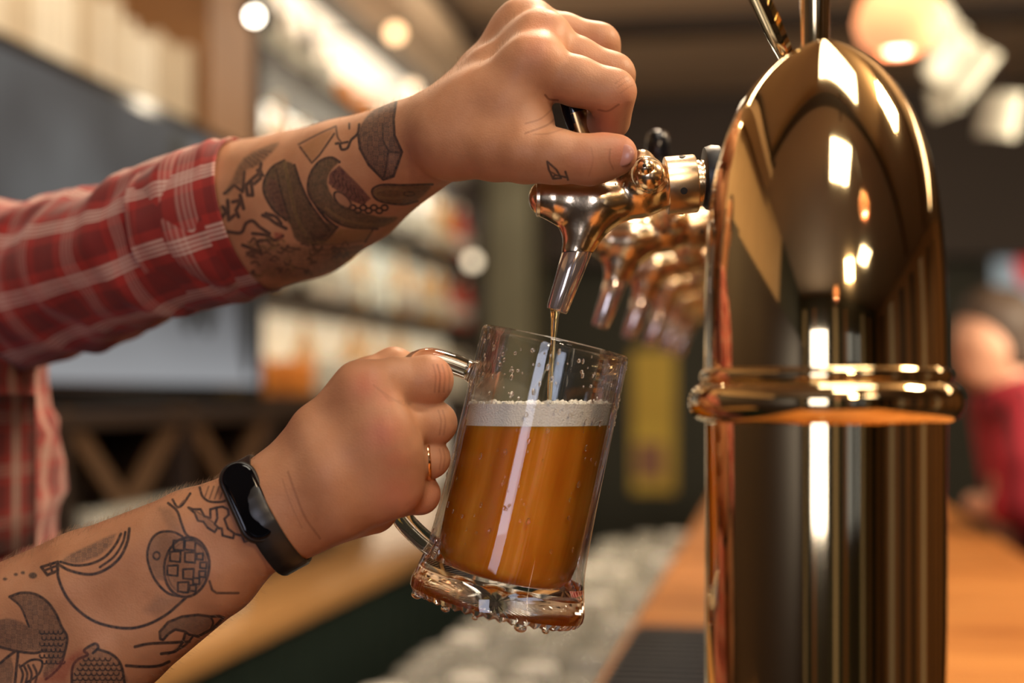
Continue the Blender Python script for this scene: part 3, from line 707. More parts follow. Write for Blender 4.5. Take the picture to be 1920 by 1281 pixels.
# handle
def mug_local(px, py, d=.8):
    return (mug.matrix_world.inverted() @ P(px, py, d))
hp = [mug_local(*p) for p in ((893, 700), (868, 690), (835, 678), (802, 672), (772, 684), (750, 724), (738, 790), (732, 860), (736, 920), (752, 968), (780, 1000), (806, 1022), (822, 1030))]
hp = [Vector(p) for p in spline(hp, 44)]
bm = bmesh.new()
rr = [21*U*(1.35 if i in (0, 43) else 1.12 if i in (1, 42) else 1) for i in range(44)]
tube(bm, hp, rr, 20, flat=(1.55, .95)); bobj('handle', bm, M['glass'], mug, True)
cu = bpy.data.curves.new('mould_mark', 'FONT'); cu.body = '10'; cu.size = .0065; cu.extrude = .0003
tmp = bpy.data.objects.new('tmp', cu); COL.objects.link(tmp); dg = bpy.context.evaluated_depsgraph_get(); me = bpy.data.meshes.new_from_object(tmp.evaluated_get(dg)); bpy.data.objects.remove(tmp)
o = link('moulded_mark', me, M['glass'], mug, False); o.matrix_local = mug.matrix_world.inverted() @ CAMMAT @ Matrix.Translation(Lc(756, 994, .792)) @ Matrix.Rotation(PI/2, 4, 'X') @ Matrix.Rotation(-.55, 4, 'Z')

def liquid(name, z0, z1, mat, grow=.35, disp=0):
    """slice of the mug's inside between two level planes (heights from eye level)"""
    bm = bmesh.new(); pr = [(r*U+grow*.001, z*U) for r, z in [(130, 516), (130, 500), (130, 460), (130, 400), (131, 300), (132, 220), (133, 160), (132, 118), (126, 88), (112, 70), (85, 61), (40, 59), (1, 59)]][::-1]
    lathe(bm, pr, 96)
    for v in bm.verts:
        rr = math.hypot(v.co.x, v.co.y)
        if 120*U < rr and 100*U < v.co.z < 470*U:
            a = math.atan2(v.co.y, v.co.x); k = 1-.010*abs(math.cos(a*6)); v.co.x *= k; v.co.y *= k
    Mi = Matrix.Translation(MB) @ Matrix.Rotation(TILT, 4, 'Y')
    bmesh.ops.transform(bm, matrix=Mi, verts=bm.verts)
    for zc, nrm in ((z1, 1), (z0, -1)):
        if zc is None: continue
        r = bmesh.ops.bisect_plane(bm, geom=bm.verts[:]+bm.edges[:]+bm.faces[:], plane_co=(0, 0, zc), plane_no=(-.012*0, 0, nrm), clear_outer=True)
        ed = [e for e in r['geom_cut'] if isinstance(e, bmesh.types.BMEdge)]
        f = bmesh.ops.edgeloop_fill(bm, edges=ed)
    bmesh.ops.transform(bm, matrix=Mi.inverted(), verts=bm.verts)
    return bobj(name, bm, mat, mug, auto=40)
def beer_mat():
    m, nt, b = new_mat('cloudy amber beer'); N = nt.nodes; L = nt.links
    tc = N.new('ShaderNodeTexCoord'); mp = N.new('ShaderNodeMapping'); mp.inputs['Scale'].default_value = (1, 1, .12); L.new(tc.outputs['Object'], mp.inputs[0])
    nz = N.new('ShaderNodeTexNoise'); nz.inputs['Scale'].default_value = 90; nz.inputs['Detail'].default_value = 4; L.new(mp.outputs[0], nz.inputs[0])
    r = ramp(N, [(.3, (.58, .165, .010)), (.5, (.68, .225, .016)), (.7, (.84, .34, .04))], 'LINEAR'); L.new(nz.outputs[0], r.inputs[0])
    L.new(r.outputs[0], b.inputs['Base Color']); b.inputs['Roughness'].default_value = .05; b.inputs['IOR'].default_value = 1.34
    b.inputs['Subsurface Weight'].default_value = .85; b.inputs['Subsurface Radius'].default_value = (1, .35, .05); b.inputs['Subsurface Scale'].default_value = .012
    return m
zb = (740-797)/FP*.8; zf = (740-757)/FP*.8
liquid('beer', None, zb, beer_mat(), .3)
foam_m = pmat('beer foam', (.98, .92, .82), .55, 0, .05, 200, bump=.5, bscale=900)
liquid('foam', zb, zf, foam_m, .25)
# foam bubbles crowning the head
bm = bmesh.new(); iv = mug.matrix_world.inverted()
for i in range(260):
    a = random.random()*2*PI; q = math.sqrt(random.random()); c_ = Lc(1013, 757, .8); x = c_[0]+q*.0400*math.cos(a); y = .8+q*.037*math.sin(a)
    rad = random.uniform(.0005, .0016) if random.random() < .9 else .0022
    p = iv @ (CAMMAT @ Vector((x, y, zf+rad*.1)))
    bmesh.ops.create_icosphere(bm, subdivisions=1, radius=rad, matrix=Matrix.Translation(p))
tag(bobj('foam_bubbles', bm, foam_m, mug, True), kind='stuff')
# droplets on the glass
bm = bmesh.new()
def on_glass(along, a, out=True):
    pr = outer[8:15]; r = np.interp(along, [z for _, z in pr], [r for r, _ in pr]) if out else 130
    return Vector((r*U*math.cos(a), r*U*math.sin(a), along*U))
for i in range(150):
    a = -PI/2+random.gauss(0, .95); al = random.choice((random.uniform(370, 500), random.uniform(120, 500)))
    s = random.uniform(.0004, .0012); p = on_glass(al, a)
    bmesh.ops.create_icosphere(bm, subdivisions=2, radius=s, matrix=Matrix.Translation(p) @ Matrix.Rotation(a, 4, 'Z') @ Matrix.Diagonal((.45, 1, random.uniform(1, 1.9), 1)))
for a, s in ((-2.9, 9), (-2.2, 7), (-1.25, 10), (-.9, 6), (-1.8, 5)):
    p = Vector((152*U*math.cos(a), 152*U*math.sin(a), 0)); bmesh.ops.create_icosphere(bm, subdivisions=2, radius=s*U, matrix=Matrix.Translation(p) @ Matrix.Diagonal((1.2, 1.2, .9, 1)))
tag(bobj('water_droplets', bm, M['drop'], mug, True), kind='stuff')
# stream of beer
st_m = glassmat('pouring beer', (1.0, .78, .42), .0, 1.34)
bm = bmesh.new(); pts = [P(*p) for p in ((1041, 578, .8), (1040, 600, .8), (1038, 630, .8), (1035, 670, .8), (1032, 715, .8), (1030, 762, .8))]
pts = [Vector(p) for p in spline(pts, 20)]; rs = [12-6.0*min(1, i/9) + .35*math.sin(i*1.3) for i in range(20)]
tube(bm, pts, [r*U for r in rs], 16, flat=(1, .8)); tag(bobj('beer_stream', bm, st_m, None, True), 'thin stream of golden beer falling from the tap into the mug', 'beer stream')

# ------------------------------------------------------------------ the barman
man = empty('person', (0, 0, CAMZ), (0, 0, YAW)); tag(man, 'barman in a rolled sleeve red plaid shirt with tattooed forearms pulling beer', 'person')
def C(px, py, d, r): return [*Lc(px, py, d), r*d/FP]
body = Field((-.345, .715, -.235), (.095, 1.03, .245), .0014)
fing = Field((-.345, .715, -.235), (.095, 1.03, .245), .0014)
# --- right arm (lower in the photo), back of the hand to the viewer
for off in (-1, 1):
    ox, oy = .47*30*off, .88*30*off
    body.add([C(515+ox, 955+oy, .768, 62), C(478+ox*1.1, 975+oy*1.1, .768, 64), C(380+ox*1.5, 1036+oy*1.5, .775, 78), C(190+ox*2, 1150+oy*2, .79, 100), C(0+ox*2.2, 1262+oy*2.2, .81, 125), C(-160+ox*2, 1360+oy*2, .83, 125)], .012)
body.add([C(400, 1045, .79, 80), C(190, 1150, .81, 130), C(-20, 1270, .83, 150)], .02)
MC = [([C(520, 900, .776, 52), C(600, 812, .766, 56), C(676, 735, .762, 50)]), ([C(530, 935, .768, 56), C(620, 868, .756, 56), C(708, 806, .755, 49)]),
      ([C(540, 965, .768, 58), C(630, 918, .757, 56), C(722, 866, .758, 45)]), ([C(550, 985, .772, 55), C(640, 955, .764, 53), C(722, 926, .764, 42)])]
for m_ in MC: body.add(m_, .014)
body.add([C(570, 950, .79, 60), C(690, 880, .79, 60)], .014); body.add([C(575, 965, .785, 60), C(700, 955, .785, 46)], .014)
for (x, y, d, r) in ((690, 728, .752, 34), (722, 808, .746, 33), (738, 862, .750, 29), (742, 922, .757, 27)): body.add([C(x-8, y, d+.004, r-2), C(x+10, y-1, d+.003, r)], .020)
# fingers closing round the mug handle
fing.add([C(676, 735, .765, 46), C(740, 718, .764, 46), C(803, 713, .766, 44.5), C(806, 717, .786, 40), C(796, 722, .806, 36), C(762, 726, .824, 33), C(725, 735, .828, 30)], .002)
fing.add([C(712, 803, .760, 44), C(765, 795, .764, 40.5), C(815, 794, .770, 39.5), C(814, 797, .788, 38), C(800, 800, .808, 34), C(765, 805, .824, 31), C(728, 812, .828, 28)], .002)
fing.add([C(725, 864, .762, 40), C(765, 860, .767, 36.5), C(806, 860, .772, 35.5), C(803, 863, .79, 34), C(790, 866, .808, 31), C(758, 868, .822, 29), C(724, 872, .826, 27)], .002)
fing.add([C(725, 925, .768, 38), C(758, 926, .771, 37), C(787, 927, .776, 36), C(784, 930, .792, 32), C(772, 930, .806, 29), C(742, 930, .820, 27), C(712, 930, .824, 24)], .002)
# thumb over the far side of the handle
body.add([C(560, 880, .80, 48), C(640, 770, .812, 48), C(690, 712, .822, 40), C(738, 688, .828, 35), C(795, 700, .834, 29)], .010)
# --- left arm (upper), thumb side to the viewer
for o_ in (-.007, .007):
    body.add([C(850, 250, .815+o_, 78), C(815, 258, .83+o_, 76), C(765, 283, .845+o_, 84), C(650, 345, .885+o_, 112), C(560, 385, .915+o_, 130), C(475, 405, .940+o_, 132), C(420, 420, .946, 120), C(330, 455, .968, 104)], .012)
body.add([C(842, 243, .806, 60), C(925, 185, .795, 58), C(1000, 124, .789, 50)], .012)
body.add([C(842, 235, .82, 60), C(925, 140, .815, 54), C(1012, 78, .81, 46)], .012)
body.add([C(842, 230, .84, 58), C(910, 140, .838, 52), C(985, 54, .835, 46)], .012)
body.add([C(842, 240, .85, 55), C(905, 160, .858, 48), C(965, 75, .858, 40)], .012)
for (x, y, d, r) in ((1000, 112, .780, 33), (1016, 66, .804, 30), (985, 44, .830, 32)): body.add([C(x-14, y+4, d, r-4), C(x+12, y+6, d, r)], .022)
body.add([C(900, 215, .80, 78), C(960, 212, .79, 66), C(985, 232, .786, 55)], .012)
body.add([C(900, 215, .83, 78), C(960, 190, .835, 66)], .014)
body.add([C(855, 268, .80, 66), C(930, 280, .785, 58), C(985, 288, .777, 54), C(1040, 293, .772, 50), C(1105, 300, .77, 45.5), C(1135, 294, .77, 42), C(1158, 290, .769, 37)], .010)
fing.add([C(1003, 130, .785, 48), C(1080, 152, .782, 45), C(1148, 174, .780, 43), C(1148, 202, .786, 35), C(1146, 226, .793, 33), C(1120, 236, .803, 29), C(1104, 238, .806, 27)], .002)
fing.add([C(1012, 84, .81, 44), C(1080, 112, .808, 42), C(1148, 142, .806, 41), C(1150, 180, .812, 35), C(1148, 212, .82, 33), C(1112, 232, .827, 28)], .002)
fing.add([C(990, 62, .835, 42), C(1055, 66, .834, 40), C(1122, 84, .832, 39), C(1132, 140, .838, 34), C(1135, 190, .845, 32), C(1105, 220, .85, 27)], .002)
fing.add([C(965, 82, .858, 38), C(1030, 92, .858, 35), C(1095, 112, .856, 33), C(1105, 160, .86, 29), C(1095, 205, .866, 26)], .002)
body.merge(fing, .0045); del fing
# creases and folds
def groove(pts, r=1.6, k=.0025):
    body.carve([C(px, py, d, r) for px, py, d in pts], k)
groove([(1024, 178, .768), (1040, 186, .764), (1056, 188, .764)], 3)
groove([(1120, 208, .764), (1140, 206, .762), (1160, 198, .763)], 2.0)
groove([(1148, 312, .757), (1156, 325, .762)], 1.5)
V, Q = body.net(); Nn = body.normals(V)
# keep the surface only where it is in this frame; colour data per vertex
def refine(V, Q, Nn, sel):
    """split chosen quads in four, sharing the new points"""
    q = Q[sel]; keep = Q[~sel]
    E = np.sort(np.concatenate([q[:, [0, 1]], q[:, [1, 2]], q[:, [2, 3]], q[:, [3, 0]]]), 1)
    ue, inv = np.unique(E, axis=0, return_inverse=True); inv = inv.reshape(4, -1)
    n0 = len(V); mid = (V[ue[:, 0]]+V[ue[:, 1]])/2; cen = V[q].mean(1)
    mn = Nn[ue[:, 0]]+Nn[ue[:, 1]]; cn = Nn[q].sum(1)
    V2 = np.concatenate([V, mid, cen]); N2 = np.concatenate([Nn, mn, cn]); N2 /= np.maximum(np.linalg.norm(N2, axis=1, keepdims=True), 1e-9)
    m = inv+n0; c = np.arange(len(q))+n0+len(ue)
    new = np.concatenate([np.stack([q[:, i], m[i], c, m[(i+3) % 4]], 1) for i in range(4)])
    return V2, np.concatenate([keep, new]), N2, np.concatenate([np.zeros(len(keep), bool), np.ones(len(new), bool)])
def topx(V): return np.stack([960+V[:, 0]/V[:, 1]*FP, HORIZON-V[:, 2]/V[:, 1]*FP], 1)
px = topx(V); qc = px[Q].mean(1); qn = Nn[Q].mean(1)
front = qn[:, 1] < .25
inarm = (qc[:, 0] > -15) & (qc[:, 0] < 1215) & (qc[:, 1] < 1300) & (qc[:, 1] > -15) & ((qc[:, 0] > 400) | (qc[:, 1] > 850))
V, Q, Nn, s2 = refine(V, Q, Nn, front & inarm); V, Q, Nn, _ = refine(V, Q, Nn, s2)
# smooth the split points back on to the true surface
for _ in range(2):
    dist = body.sample(body.F, V); V = V - Nn*dist[:, None]*.9
Nn = .5*Nn+.5*body.normals(V); Nn /= np.linalg.norm(Nn, axis=1, keepdims=True)
px = topx(V); vfront = Nn[:, 1] < .3
ink = np.zeros((len(V), 4), np.float32); ink[:, :3] = (.03, .03, .035)
#TATTOO
def seg_dist(pts, pl):
    D = np.full(len(pts), 1e9)
    for a, b in zip(pl[:-1], pl[1:]):
        a = np.array(a, float); b = np.array(b, float); ab = b-a; t = np.clip(((pts-a)@ab)/max(ab@ab, 1e-9), 0, 1)
        D = np.minimum(D, np.hypot(*(pts-a-t[:, None]*ab).T))
    return D
def lay(idx, cov, col):
    a = ink[idx, 3]; na = np.maximum(a, cov); w_ = (cov/np.maximum(a+cov, 1e-6))[:, None]
    ink[idx, :3] = ink[idx, :3]*(1-w_)+np.array(col)*w_; ink[idx, 3] = na
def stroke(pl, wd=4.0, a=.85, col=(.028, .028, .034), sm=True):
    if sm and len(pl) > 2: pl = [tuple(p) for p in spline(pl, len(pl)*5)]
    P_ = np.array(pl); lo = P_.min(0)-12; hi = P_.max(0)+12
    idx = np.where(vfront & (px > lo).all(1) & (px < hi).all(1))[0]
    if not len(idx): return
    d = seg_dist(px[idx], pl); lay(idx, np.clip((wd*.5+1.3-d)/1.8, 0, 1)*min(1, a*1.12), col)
def fill(poly, a=.5, col=(.05, .05, .055), soft=3, noise=0):
    P_ = np.array(poly, float); lo = P_.min(0)-8; hi = P_.max(0)+8
    idx = np.where(vfront & (px > lo).all(1) & (px < hi).all(1))[0]
    if not len(idx): return
    p = px[idx]; ins = np.zeros(len(p), bool); j = len(poly)-1
    for i in range(len(poly)):
        xi, yi = P_[i]; xj, yj = P_[j]
        c_ = ((yi > p[:, 1]) != (yj > p[:, 1])) & (p[:, 0] < (xj-xi)*(p[:, 1]-yi)/((yj-yi) if abs(yj-yi) > 1e-9 else 1e-9)+xi); ins ^= c_; j = i
    d = seg_dist(p, list(poly)+[poly[0]]); s = np.where(ins, d, -d); cov = np.clip(s/soft+.5, 0, 1)*min(.93, a*1.25)
    if noise: cov = cov*(1-noise+noise*(np.sin(p[:, 0]*.9+np.sin(p[:, 1]*.35)*3)*np.sin(p[:, 1]*.8+np.cos(p[:, 0]*.31)*3)*.5+.5))
    lay(idx, cov, col)
def curvepoly(pts, n=40): return [tuple(p) for p in spline(list(pts)+[pts[0]], n)]
def circ(cx, cy, rx, ry, rot=0, n=36, a0=0, a1=360):
    r = math.radians(rot); out = []
    for i in range(n+1):
        t = math.radians(a0+(a1-a0)*i/n); x, y = rx*math.cos(t), ry*math.sin(t); out.append((cx+x*math.cos(r)-y*math.sin(r), cy+x*math.sin(r)+y*math.cos(r)))
    return out
BK = (.028, .028, .034); GR = (.075, .07, .065); OL = (.07, .062, .034); PU = (.12, .045, .05); TN = (.30, .19, .08)
# lower forearm (photo pixels read off the skin)
def z6(pts): return [(x/3.0433, 860+y/3.0433) for x, y in pts]
big = z6([(325, 600), (335, 690), (380, 790), (450, 870), (540, 930), (650, 962), (760, 968), (860, 940), (950, 890), (1010, 840), (1060, 795)])
stroke(big, 5)
fill(z6([(820, 870), (900, 780), (1000, 790), (1050, 800), (1000, 850), (900, 905)]), .28, GR, 14)
stroke(z6([(325, 600), (400, 640), (510, 662), (600, 635), (680, 570), (725, 480), (738, 400)]), 5)
stroke(z6([(345, 590), (430, 610), (520, 600), (600, 560), (660, 490), (690, 430)]), 4.5); stroke(z6([(570, 620), (650, 560), (700, 480), (715, 420)]), 4)
fill(z6([(345, 590), (400, 545), (500, 500), (600, 450), (660, 430), (640, 490), (560, 560), (450, 600)]), .62, (.06, .07, .075), 5, .6)
stroke(z6([(235, 620), (330, 590), (330, 640), (270, 665), (235, 620)]), 5, sm=False); stroke(z6([(250, 640), (330, 610)]), 4); stroke(z6([(285, 600), (300, 655)]), 4)
for (x, y, r) in ((187, 668, 8), (130, 652, 4), (90, 662, 4), (28, 688, 4)): fill(circ(x/3.0433, 860+y/3.0433, r, r*.75), .7, GR, 3)
# round patterned shell
c1 = z6([(1065, 620)])[0]
stroke(circ(*c1, 42, 56, 8), 5); stroke(circ(*c1, 36, 49, 8), 3.5, .6); fill(circ(*c1, 40, 53, 8), .42, (.07, .065, .06), 3, .5)
cells = [(1020, 495), (1085, 495), (1000, 560), (1085, 565), (985, 640), (1075, 660), (1045, 735), (1140, 560), (1160, 610), (1120, 700), (1155, 660), (1100, 740)]
for (x, y) in cells:
    cx, cy = x/3.0433, 860+y/3.0433; s = 10 if x < 1100 else 6
    stroke([(cx-s, cy-s*.9), (cx+s, cy-s), (cx+s*.9, cy+s), (cx-s, cy+s*.8), (cx-s, cy-s*.9)], 4.0, .9, sm=False); fill(circ(cx, cy, s*.7, s*.7), .4, GR, 4)
stroke(z6([(1050, 790), (960, 770), (890, 700), (850, 610), (842, 530), (870, 455), (920, 420), (990, 420), (1040, 445)]), 4.5)
fill(z6([(850, 600), (845, 520), (880, 440), (960, 415), (1030, 445), (960, 520), (935, 600), (945, 700), (890, 690)]), .40, GR, 6)
stroke(circ(893/3.0433, 860+555/3.0433, 6, 7), 4)
stroke(z6([(960, 255), (1010, 300), (1035, 370), (1060, 430), (1110, 470), (1170, 520), (1195, 590)]), 4.5); fill(z6([(900, 280), (980, 280), (1030, 370), (1040, 440), (960, 400), (920, 330)]), .30, GR, 12)
stroke(z6([(1195, 700), (1210, 750), (1235, 768), (1300, 768), (1360, 768)]), 4, .75, sm=False)
# spiky leaf
stroke(z6([(1075, 280), (1110, 310), (1130, 355), (1160, 360), (1185, 395), (1225, 420), (1240, 395), (1265, 400), (1270, 440), (1330, 455), (1335, 430), (1380, 440), (1395, 475), (1418, 468)]), 4, sm=False)
stroke(z6([(1075, 280), (1100, 290), (1145, 290), (1165, 330), (1200, 340), (1200, 290), (1235, 280), (1240, 340), (1225, 375), (1250, 400)]), 4, sm=False)
stroke(z6([(1235, 280), (1270, 275), (1300, 290), (1305, 320), (1280, 345), (1300, 400), (1340, 430)]), 4, sm=False); stroke(z6([(1100, 290), (1180, 340), (1230, 375)]), 3, .6)
fill(z6([(1110, 300), (1200, 350), (1250, 410), (1200, 400), (1130, 350)]), .3, GR, 6)
stroke(z6([(1140, 165), (1155, 215), (1195, 245), (1260, 248), (1300, 235)]), 4)
for x in (1165, 1195, 1225, 1255): stroke(z6([(x, 230), (x+25, 160)]), 2.5, .55)
stroke(z6([(985, 235), (1010, 275), (1040, 265), (1085, 200)]), 4); stroke(z6([(1010, 285), (1050, 240)]), 3, .6)
# bird like beak
fill(curvepoly(z6([(915, 1030), (915, 990), (960, 935), (1040, 905), (1130, 895), (1200, 905), (1205, 950), (1170, 985), (1110, 1010), (1060, 985), (1000, 975), (950, 1010)])), .50, (.07, .08, .08), 5)
stroke(z6([(915, 1030), (912, 990), (960, 935), (1040, 903), (1130, 893), (1200, 903), (1250, 900), (1275, 910), (1215, 970), (1130, 1015), (1080, 1005), (1050, 985), (1000, 975), (960, 1000), (930, 1035), (915, 1030)]), 5, sm=False)
stroke(z6([(1200, 903), (1215, 935), (1205, 970)]), 4); stroke(z6([(770, 1075), (850, 1058), (1000, 1050), (1080, 1045)]), 5); stroke(z6([(1060, 990), (1040, 1050), (1000, 1100), (920, 1115)]), 5); stroke(z6([(1105, 1010), (1050, 1070), (960, 1115)]), 4)
fill(z6([(1055, 1000), (1090, 1020), (1020, 1080), (990, 1095), (1035, 1040)]), .4, GR, 4)
stroke(z6([(720, 1182), (800, 1188), (900, 1185), (965, 1160)]), 5)
# dark feathered bird at the left edge
fill(curvepoly(z6([(55, 790), (120, 768), (200, 775), (270, 820), (320, 890), (350, 960), (380, 1020), (370, 1100), (345, 1180), (300, 1230), (260, 1260), (240, 1230), (270, 1150), (250, 1100), (150, 1100), (60, 1090), (-20, 1080), (-20, 930), (60, 915), (130, 935), (165, 960), (150, 900), (110, 840)])), .66, (.05, .048, .048), 5, .45)
stroke(z6([(55, 790), (120, 768), (200, 775), (270, 820), (320, 890), (350, 960), (382, 1020), (370, 1100), (345, 1180), (300, 1230), (260, 1260)]), 5); stroke(z6([(55, 790), (120, 850), (165, 960)]), 4)
for i in range(5):
    for j in range(6):
        x, y = 240+i*26+(j % 2)*12, 990+j*34
        if x < 372: stroke(circ(x/3.0433, 860+y/3.0433, 4.5, 4, n=10, a0=0, a1=200), 3, .9)
stroke(z6([(0, 1075), (100, 1100), (200, 1110), (260, 1090)]), 5)
stroke(z6([(0, 1170), (60, 1120), (100, 1100), (95, 1180), (85, 1281)]), 5); fill(z6([(-10, 1180), (60, 1130), (80, 1200), (70, 1290), (-10, 1290)]), .6, (.05, .05, .05), 4, .4)
for x0 in (110, 135, 160, 190): stroke(z6([(x0, 1180), (x0+20, 1230), (x0+10, 1285)]), 4, .8)
stroke(z6([(115, 1190), (180, 1150), (240, 1160), (220, 1230), (150, 1281)]), 4)
# rooster-like scaled form
fill(curvepoly(z6([(400, 1290), (410, 1180), (460, 1120), (540, 1060), (580, 1090), (640, 1120), (690, 1190), (710, 1290)])), .50, (.06, .055, .055), 5, .6)
stroke(z6([(560, 1090), (640, 1120), (690, 1180), (712, 1290)]), 5); stroke(z6([(410, 1290), (412, 1200), (440, 1150), (500, 1120), (480, 1095), (540, 1058), (560, 1080), (530, 1110)]), 5)
for i in range(9):
    for j in range(6):
        x, y = 425+i*32+(j % 2)*15, 1140+j*28
        if (x-560)**2/140**2+(y-1260)**2/150**2 < 1: stroke(circ(x/3.0433, 860+y/3.0433, 5, 5, n=10, a0=0, a1=170), 3, .85)
fill(z6([(330, 1180), (400, 1120), (460, 1090), (500, 1110), (420, 1180), (380, 1281), (200, 1281)]), .45, (.36, .04, .03), 14)
# upper forearm
def z5(pts): return [(380+x/3.2021, 160+y/3.2021) for x, y in pts]
ht = curvepoly(z5([(1155, 100), (1150, 200), (1150, 290), (1195, 400), (1150, 545), (1085, 560), (1020, 500), (950, 400), (935, 320), (950, 240), (1010, 160), (1090, 115)]))
fill(ht, .80, (.055, .05, .055), 4, .35)
stroke(z5([(1160, 100), (1145, 200), (1150, 300), (1195, 400), (1145, 545), (1085, 565), (1000, 480), (945, 380), (935, 300)]), 5, sm=False)
stroke(z5([(1120, 400), (1190, 405)]), 4.5); stroke(z5([(1115, 400), (1100, 500), (1085, 560)]), 4.5); stroke(z5([(1080, 230), (1085, 330), (1120, 400)]), 4)
fill(z5([(1120, 410), (1185, 412), (1140, 530), (1105, 500)]), .35, (.28, .17, .14), 3)
stroke(z5([(575, 355), (700, 290), (800, 245)]), 3, .7); stroke(z5([(585, 370), (655, 465), (700, 420), (790, 290)]), 3.5, .8, sm=False); fill(z5([(590, 370), (700, 300), (790, 260), (700, 400), (655, 460)]), .45, (.42, .20, .08), 4)
stroke(z5([(940, 235), (930, 290), (890, 330), (870, 375), (835, 385), (820, 350), (800, 350)]), 4.5); stroke(z5([(820, 350), (870, 340)]), 4); stroke(z5([(800, 250), (810, 310), (830, 340)]), 3, .7); stroke(z5([(880, 230), (880, 260)]), 3)
cL = curvepoly(z5([(490, 452), (550, 480), (590, 600), (650, 720), (720, 810), (810, 850), (740, 940), (660, 960), (560, 930), (520, 830), (420, 740), (368, 640), (375, 560), (420, 490)]))
fill(cL, .80, (.085, .072, .045), 4, .15)
fill(z5([(400, 550), (440, 570), (480, 680), (510, 800), (450, 760), (400, 690), (375, 620)]), .7, PU, 4)
for i in range(7): stroke(z5([(395+i*9, 600+i*26), (430+i*9, 590+i*26)]), 2.2, .7, (.04, .02, .03))
stroke(z5([(490, 452), (420, 490), (375, 560), (368, 640), (420, 740), (500, 810)]), 4.5); stroke(z5([(490, 460), (520, 600), (560, 780), (620, 900), (660, 950)]), 5, .9, TN); stroke(z5([(550, 480), (590, 600), (650, 720), (760, 870)]), 5); stroke(z5([(440, 500), (470, 640), (520, 800)]), 4)
stroke(z5([(660, 960), (740, 930), (810, 850)]), 4.5); fill(z5([(660, 960), (640, 880), (700, 900), (760, 880), (720, 940)]), .8, (.035, .03, .03), 4)
cR = curvepoly(z5([(770, 435), (700, 460), (645, 540), (635, 640), (680, 720), (760, 800), (900, 855), (1040, 860), (1130, 830), (1170, 790), (1060, 790), (900, 740), (800, 690), (750, 600), (760, 530), (800, 480), (820, 460)]))
fill(cR, .80, (.085, .072, .045), 4, .15)
stroke(z5([(820, 460), (770, 435), (700, 460), (645, 540), (635, 640), (680, 720), (740, 800), (800, 850)]), 5); stroke(z5([(740, 740), (830, 800), (950, 830), (1080, 835), (1160, 800)]), 4, .8, TN); stroke(z5([(700, 740), (800, 820), (900, 855), (1050, 862)]), 4)
mw = z5([(820, 480), (880, 540), (940, 600), (1010, 680), (960, 720), (880, 690), (790, 620), (755, 590), (760, 530)])
fill(mw, .75, PU, 3, .2)
for i in range(8): stroke(z5([(800+i*22, 510+i*22), (785+i*25, 540+i*20), (800+i*25, 580+i*18), (780+i*26, 610+i*15)]), 2.6, .85, (.03, .018, .022), sm=False)
fill(curvepoly(z5([(800, 625), (850, 650), (890, 700), (900, 735), (850, 735), (800, 690)])), .35, (.45, .25, .16), 3); stroke(circ(*z5([(840, 690)])[0], 20, 10, 45), 4)
for i in range(7): stroke(circ(*z5([(900+i*32, 735+(i % 2)*18)])[0], 6, 5, 0, 12), 3, .9)
fill(curvepoly(z5([(1015, 630), (1080, 600), (1200, 600), (1370, 600), (1290, 690), (1200, 715), (1080, 700), (1030, 670)])), .62, OL, 5)
stroke(z5([(1380, 595), (1200, 600), (1080, 598), (1020, 625), (1030, 670), (1080, 700), (1200, 715), (1290, 695)]), 4); stroke(circ(*z5([(1130, 650)])[0], 30, 9, 0), 3, .8, TN); stroke(circ(*z5([(1240, 652)])[0], 10, 4, 0), 3)
fill(curvepoly(z5([(820, 860), (1010, 870), (980, 930), (860, 950), (740, 945)])), .6, (.36, .20, .07), 6); stroke(z5([(1020, 870), (975, 940)]), 3.5)
fill(curvepoly(z5([(300, 940), (500, 960), (800, 960), (950, 960), (900, 1060), (760, 1120), (520, 1170), (380, 1150), (300, 1060)])), .58, (.085, .07, .045), 12, .7)
rs_ = random.Random(3)
for i in range(75):
    x = rs_.uniform(260, 860); y = rs_.uniform(930, 1150)
    if y > 1190-(x-400)*.25: continue
    l = rs_.uniform(20, 60); stroke(z5([(x, y), (x+l*.5, y+rs_.uniform(-25, 25)), (x+l, y+rs_.uniform(-15, 15))]), rs_.uniform(3, 5), .75, rs_.choice([BK, (.045, .04, .035), TN, (.06, .05, .04)]))
for y in (960, 990, 1020): stroke(z5([(640, y), (800, y-5), (960, y-25)]), 3.5, .6, rs_.choice([OL, BK]))
for pl in ([(150, 880), (230, 885), (260, 830), (300, 815), (340, 850), (400, 890)], [(240, 960), (320, 990), (350, 1010), (330, 940), (400, 930)], [(360, 780), (400, 800), (440, 830), (500, 860)], [(380, 770), (440, 790), (470, 830)], [(300, 890), (380, 900), (430, 930), (480, 905)]): stroke(z5(pl), 6, .8)
fill(z5([(430, 880), (480, 890), (480, 930), (430, 920)]), .5, (.40, .05, .05), 4)
for pl in ([(90, 740), (110, 800), (140, 760), (120, 730)], [(150, 690), (155, 810), (190, 780)], [(180, 700), (230, 690), (200, 750), (215, 790)], [(225, 660), (245, 740)], [(260, 600), (290, 570), (300, 660), (270, 660), (262, 610)], [(300, 560), (350, 520), (345, 560), (310, 590)], [(330, 510), (360, 540)], [(350, 470), (340, 530)]): stroke(z5(pl), 6.5, .8, sm=False)
fill(curvepoly(z5([(130, 640), (180, 560), (220, 470), (300, 400), (460, 340), (390, 430), (330, 480), (250, 520), (240, 610), (200, 600), (150, 660)])), .62, (.06, .06, .05), 5, .5); stroke(z5([(130, 650), (190, 600), (240, 640), (250, 520)]), 5, sm=False)
for i in range(6): stroke(z5([(250+i*22, 440-i*10), (300+i*22, 490-i*18)]), 3.5, .7)
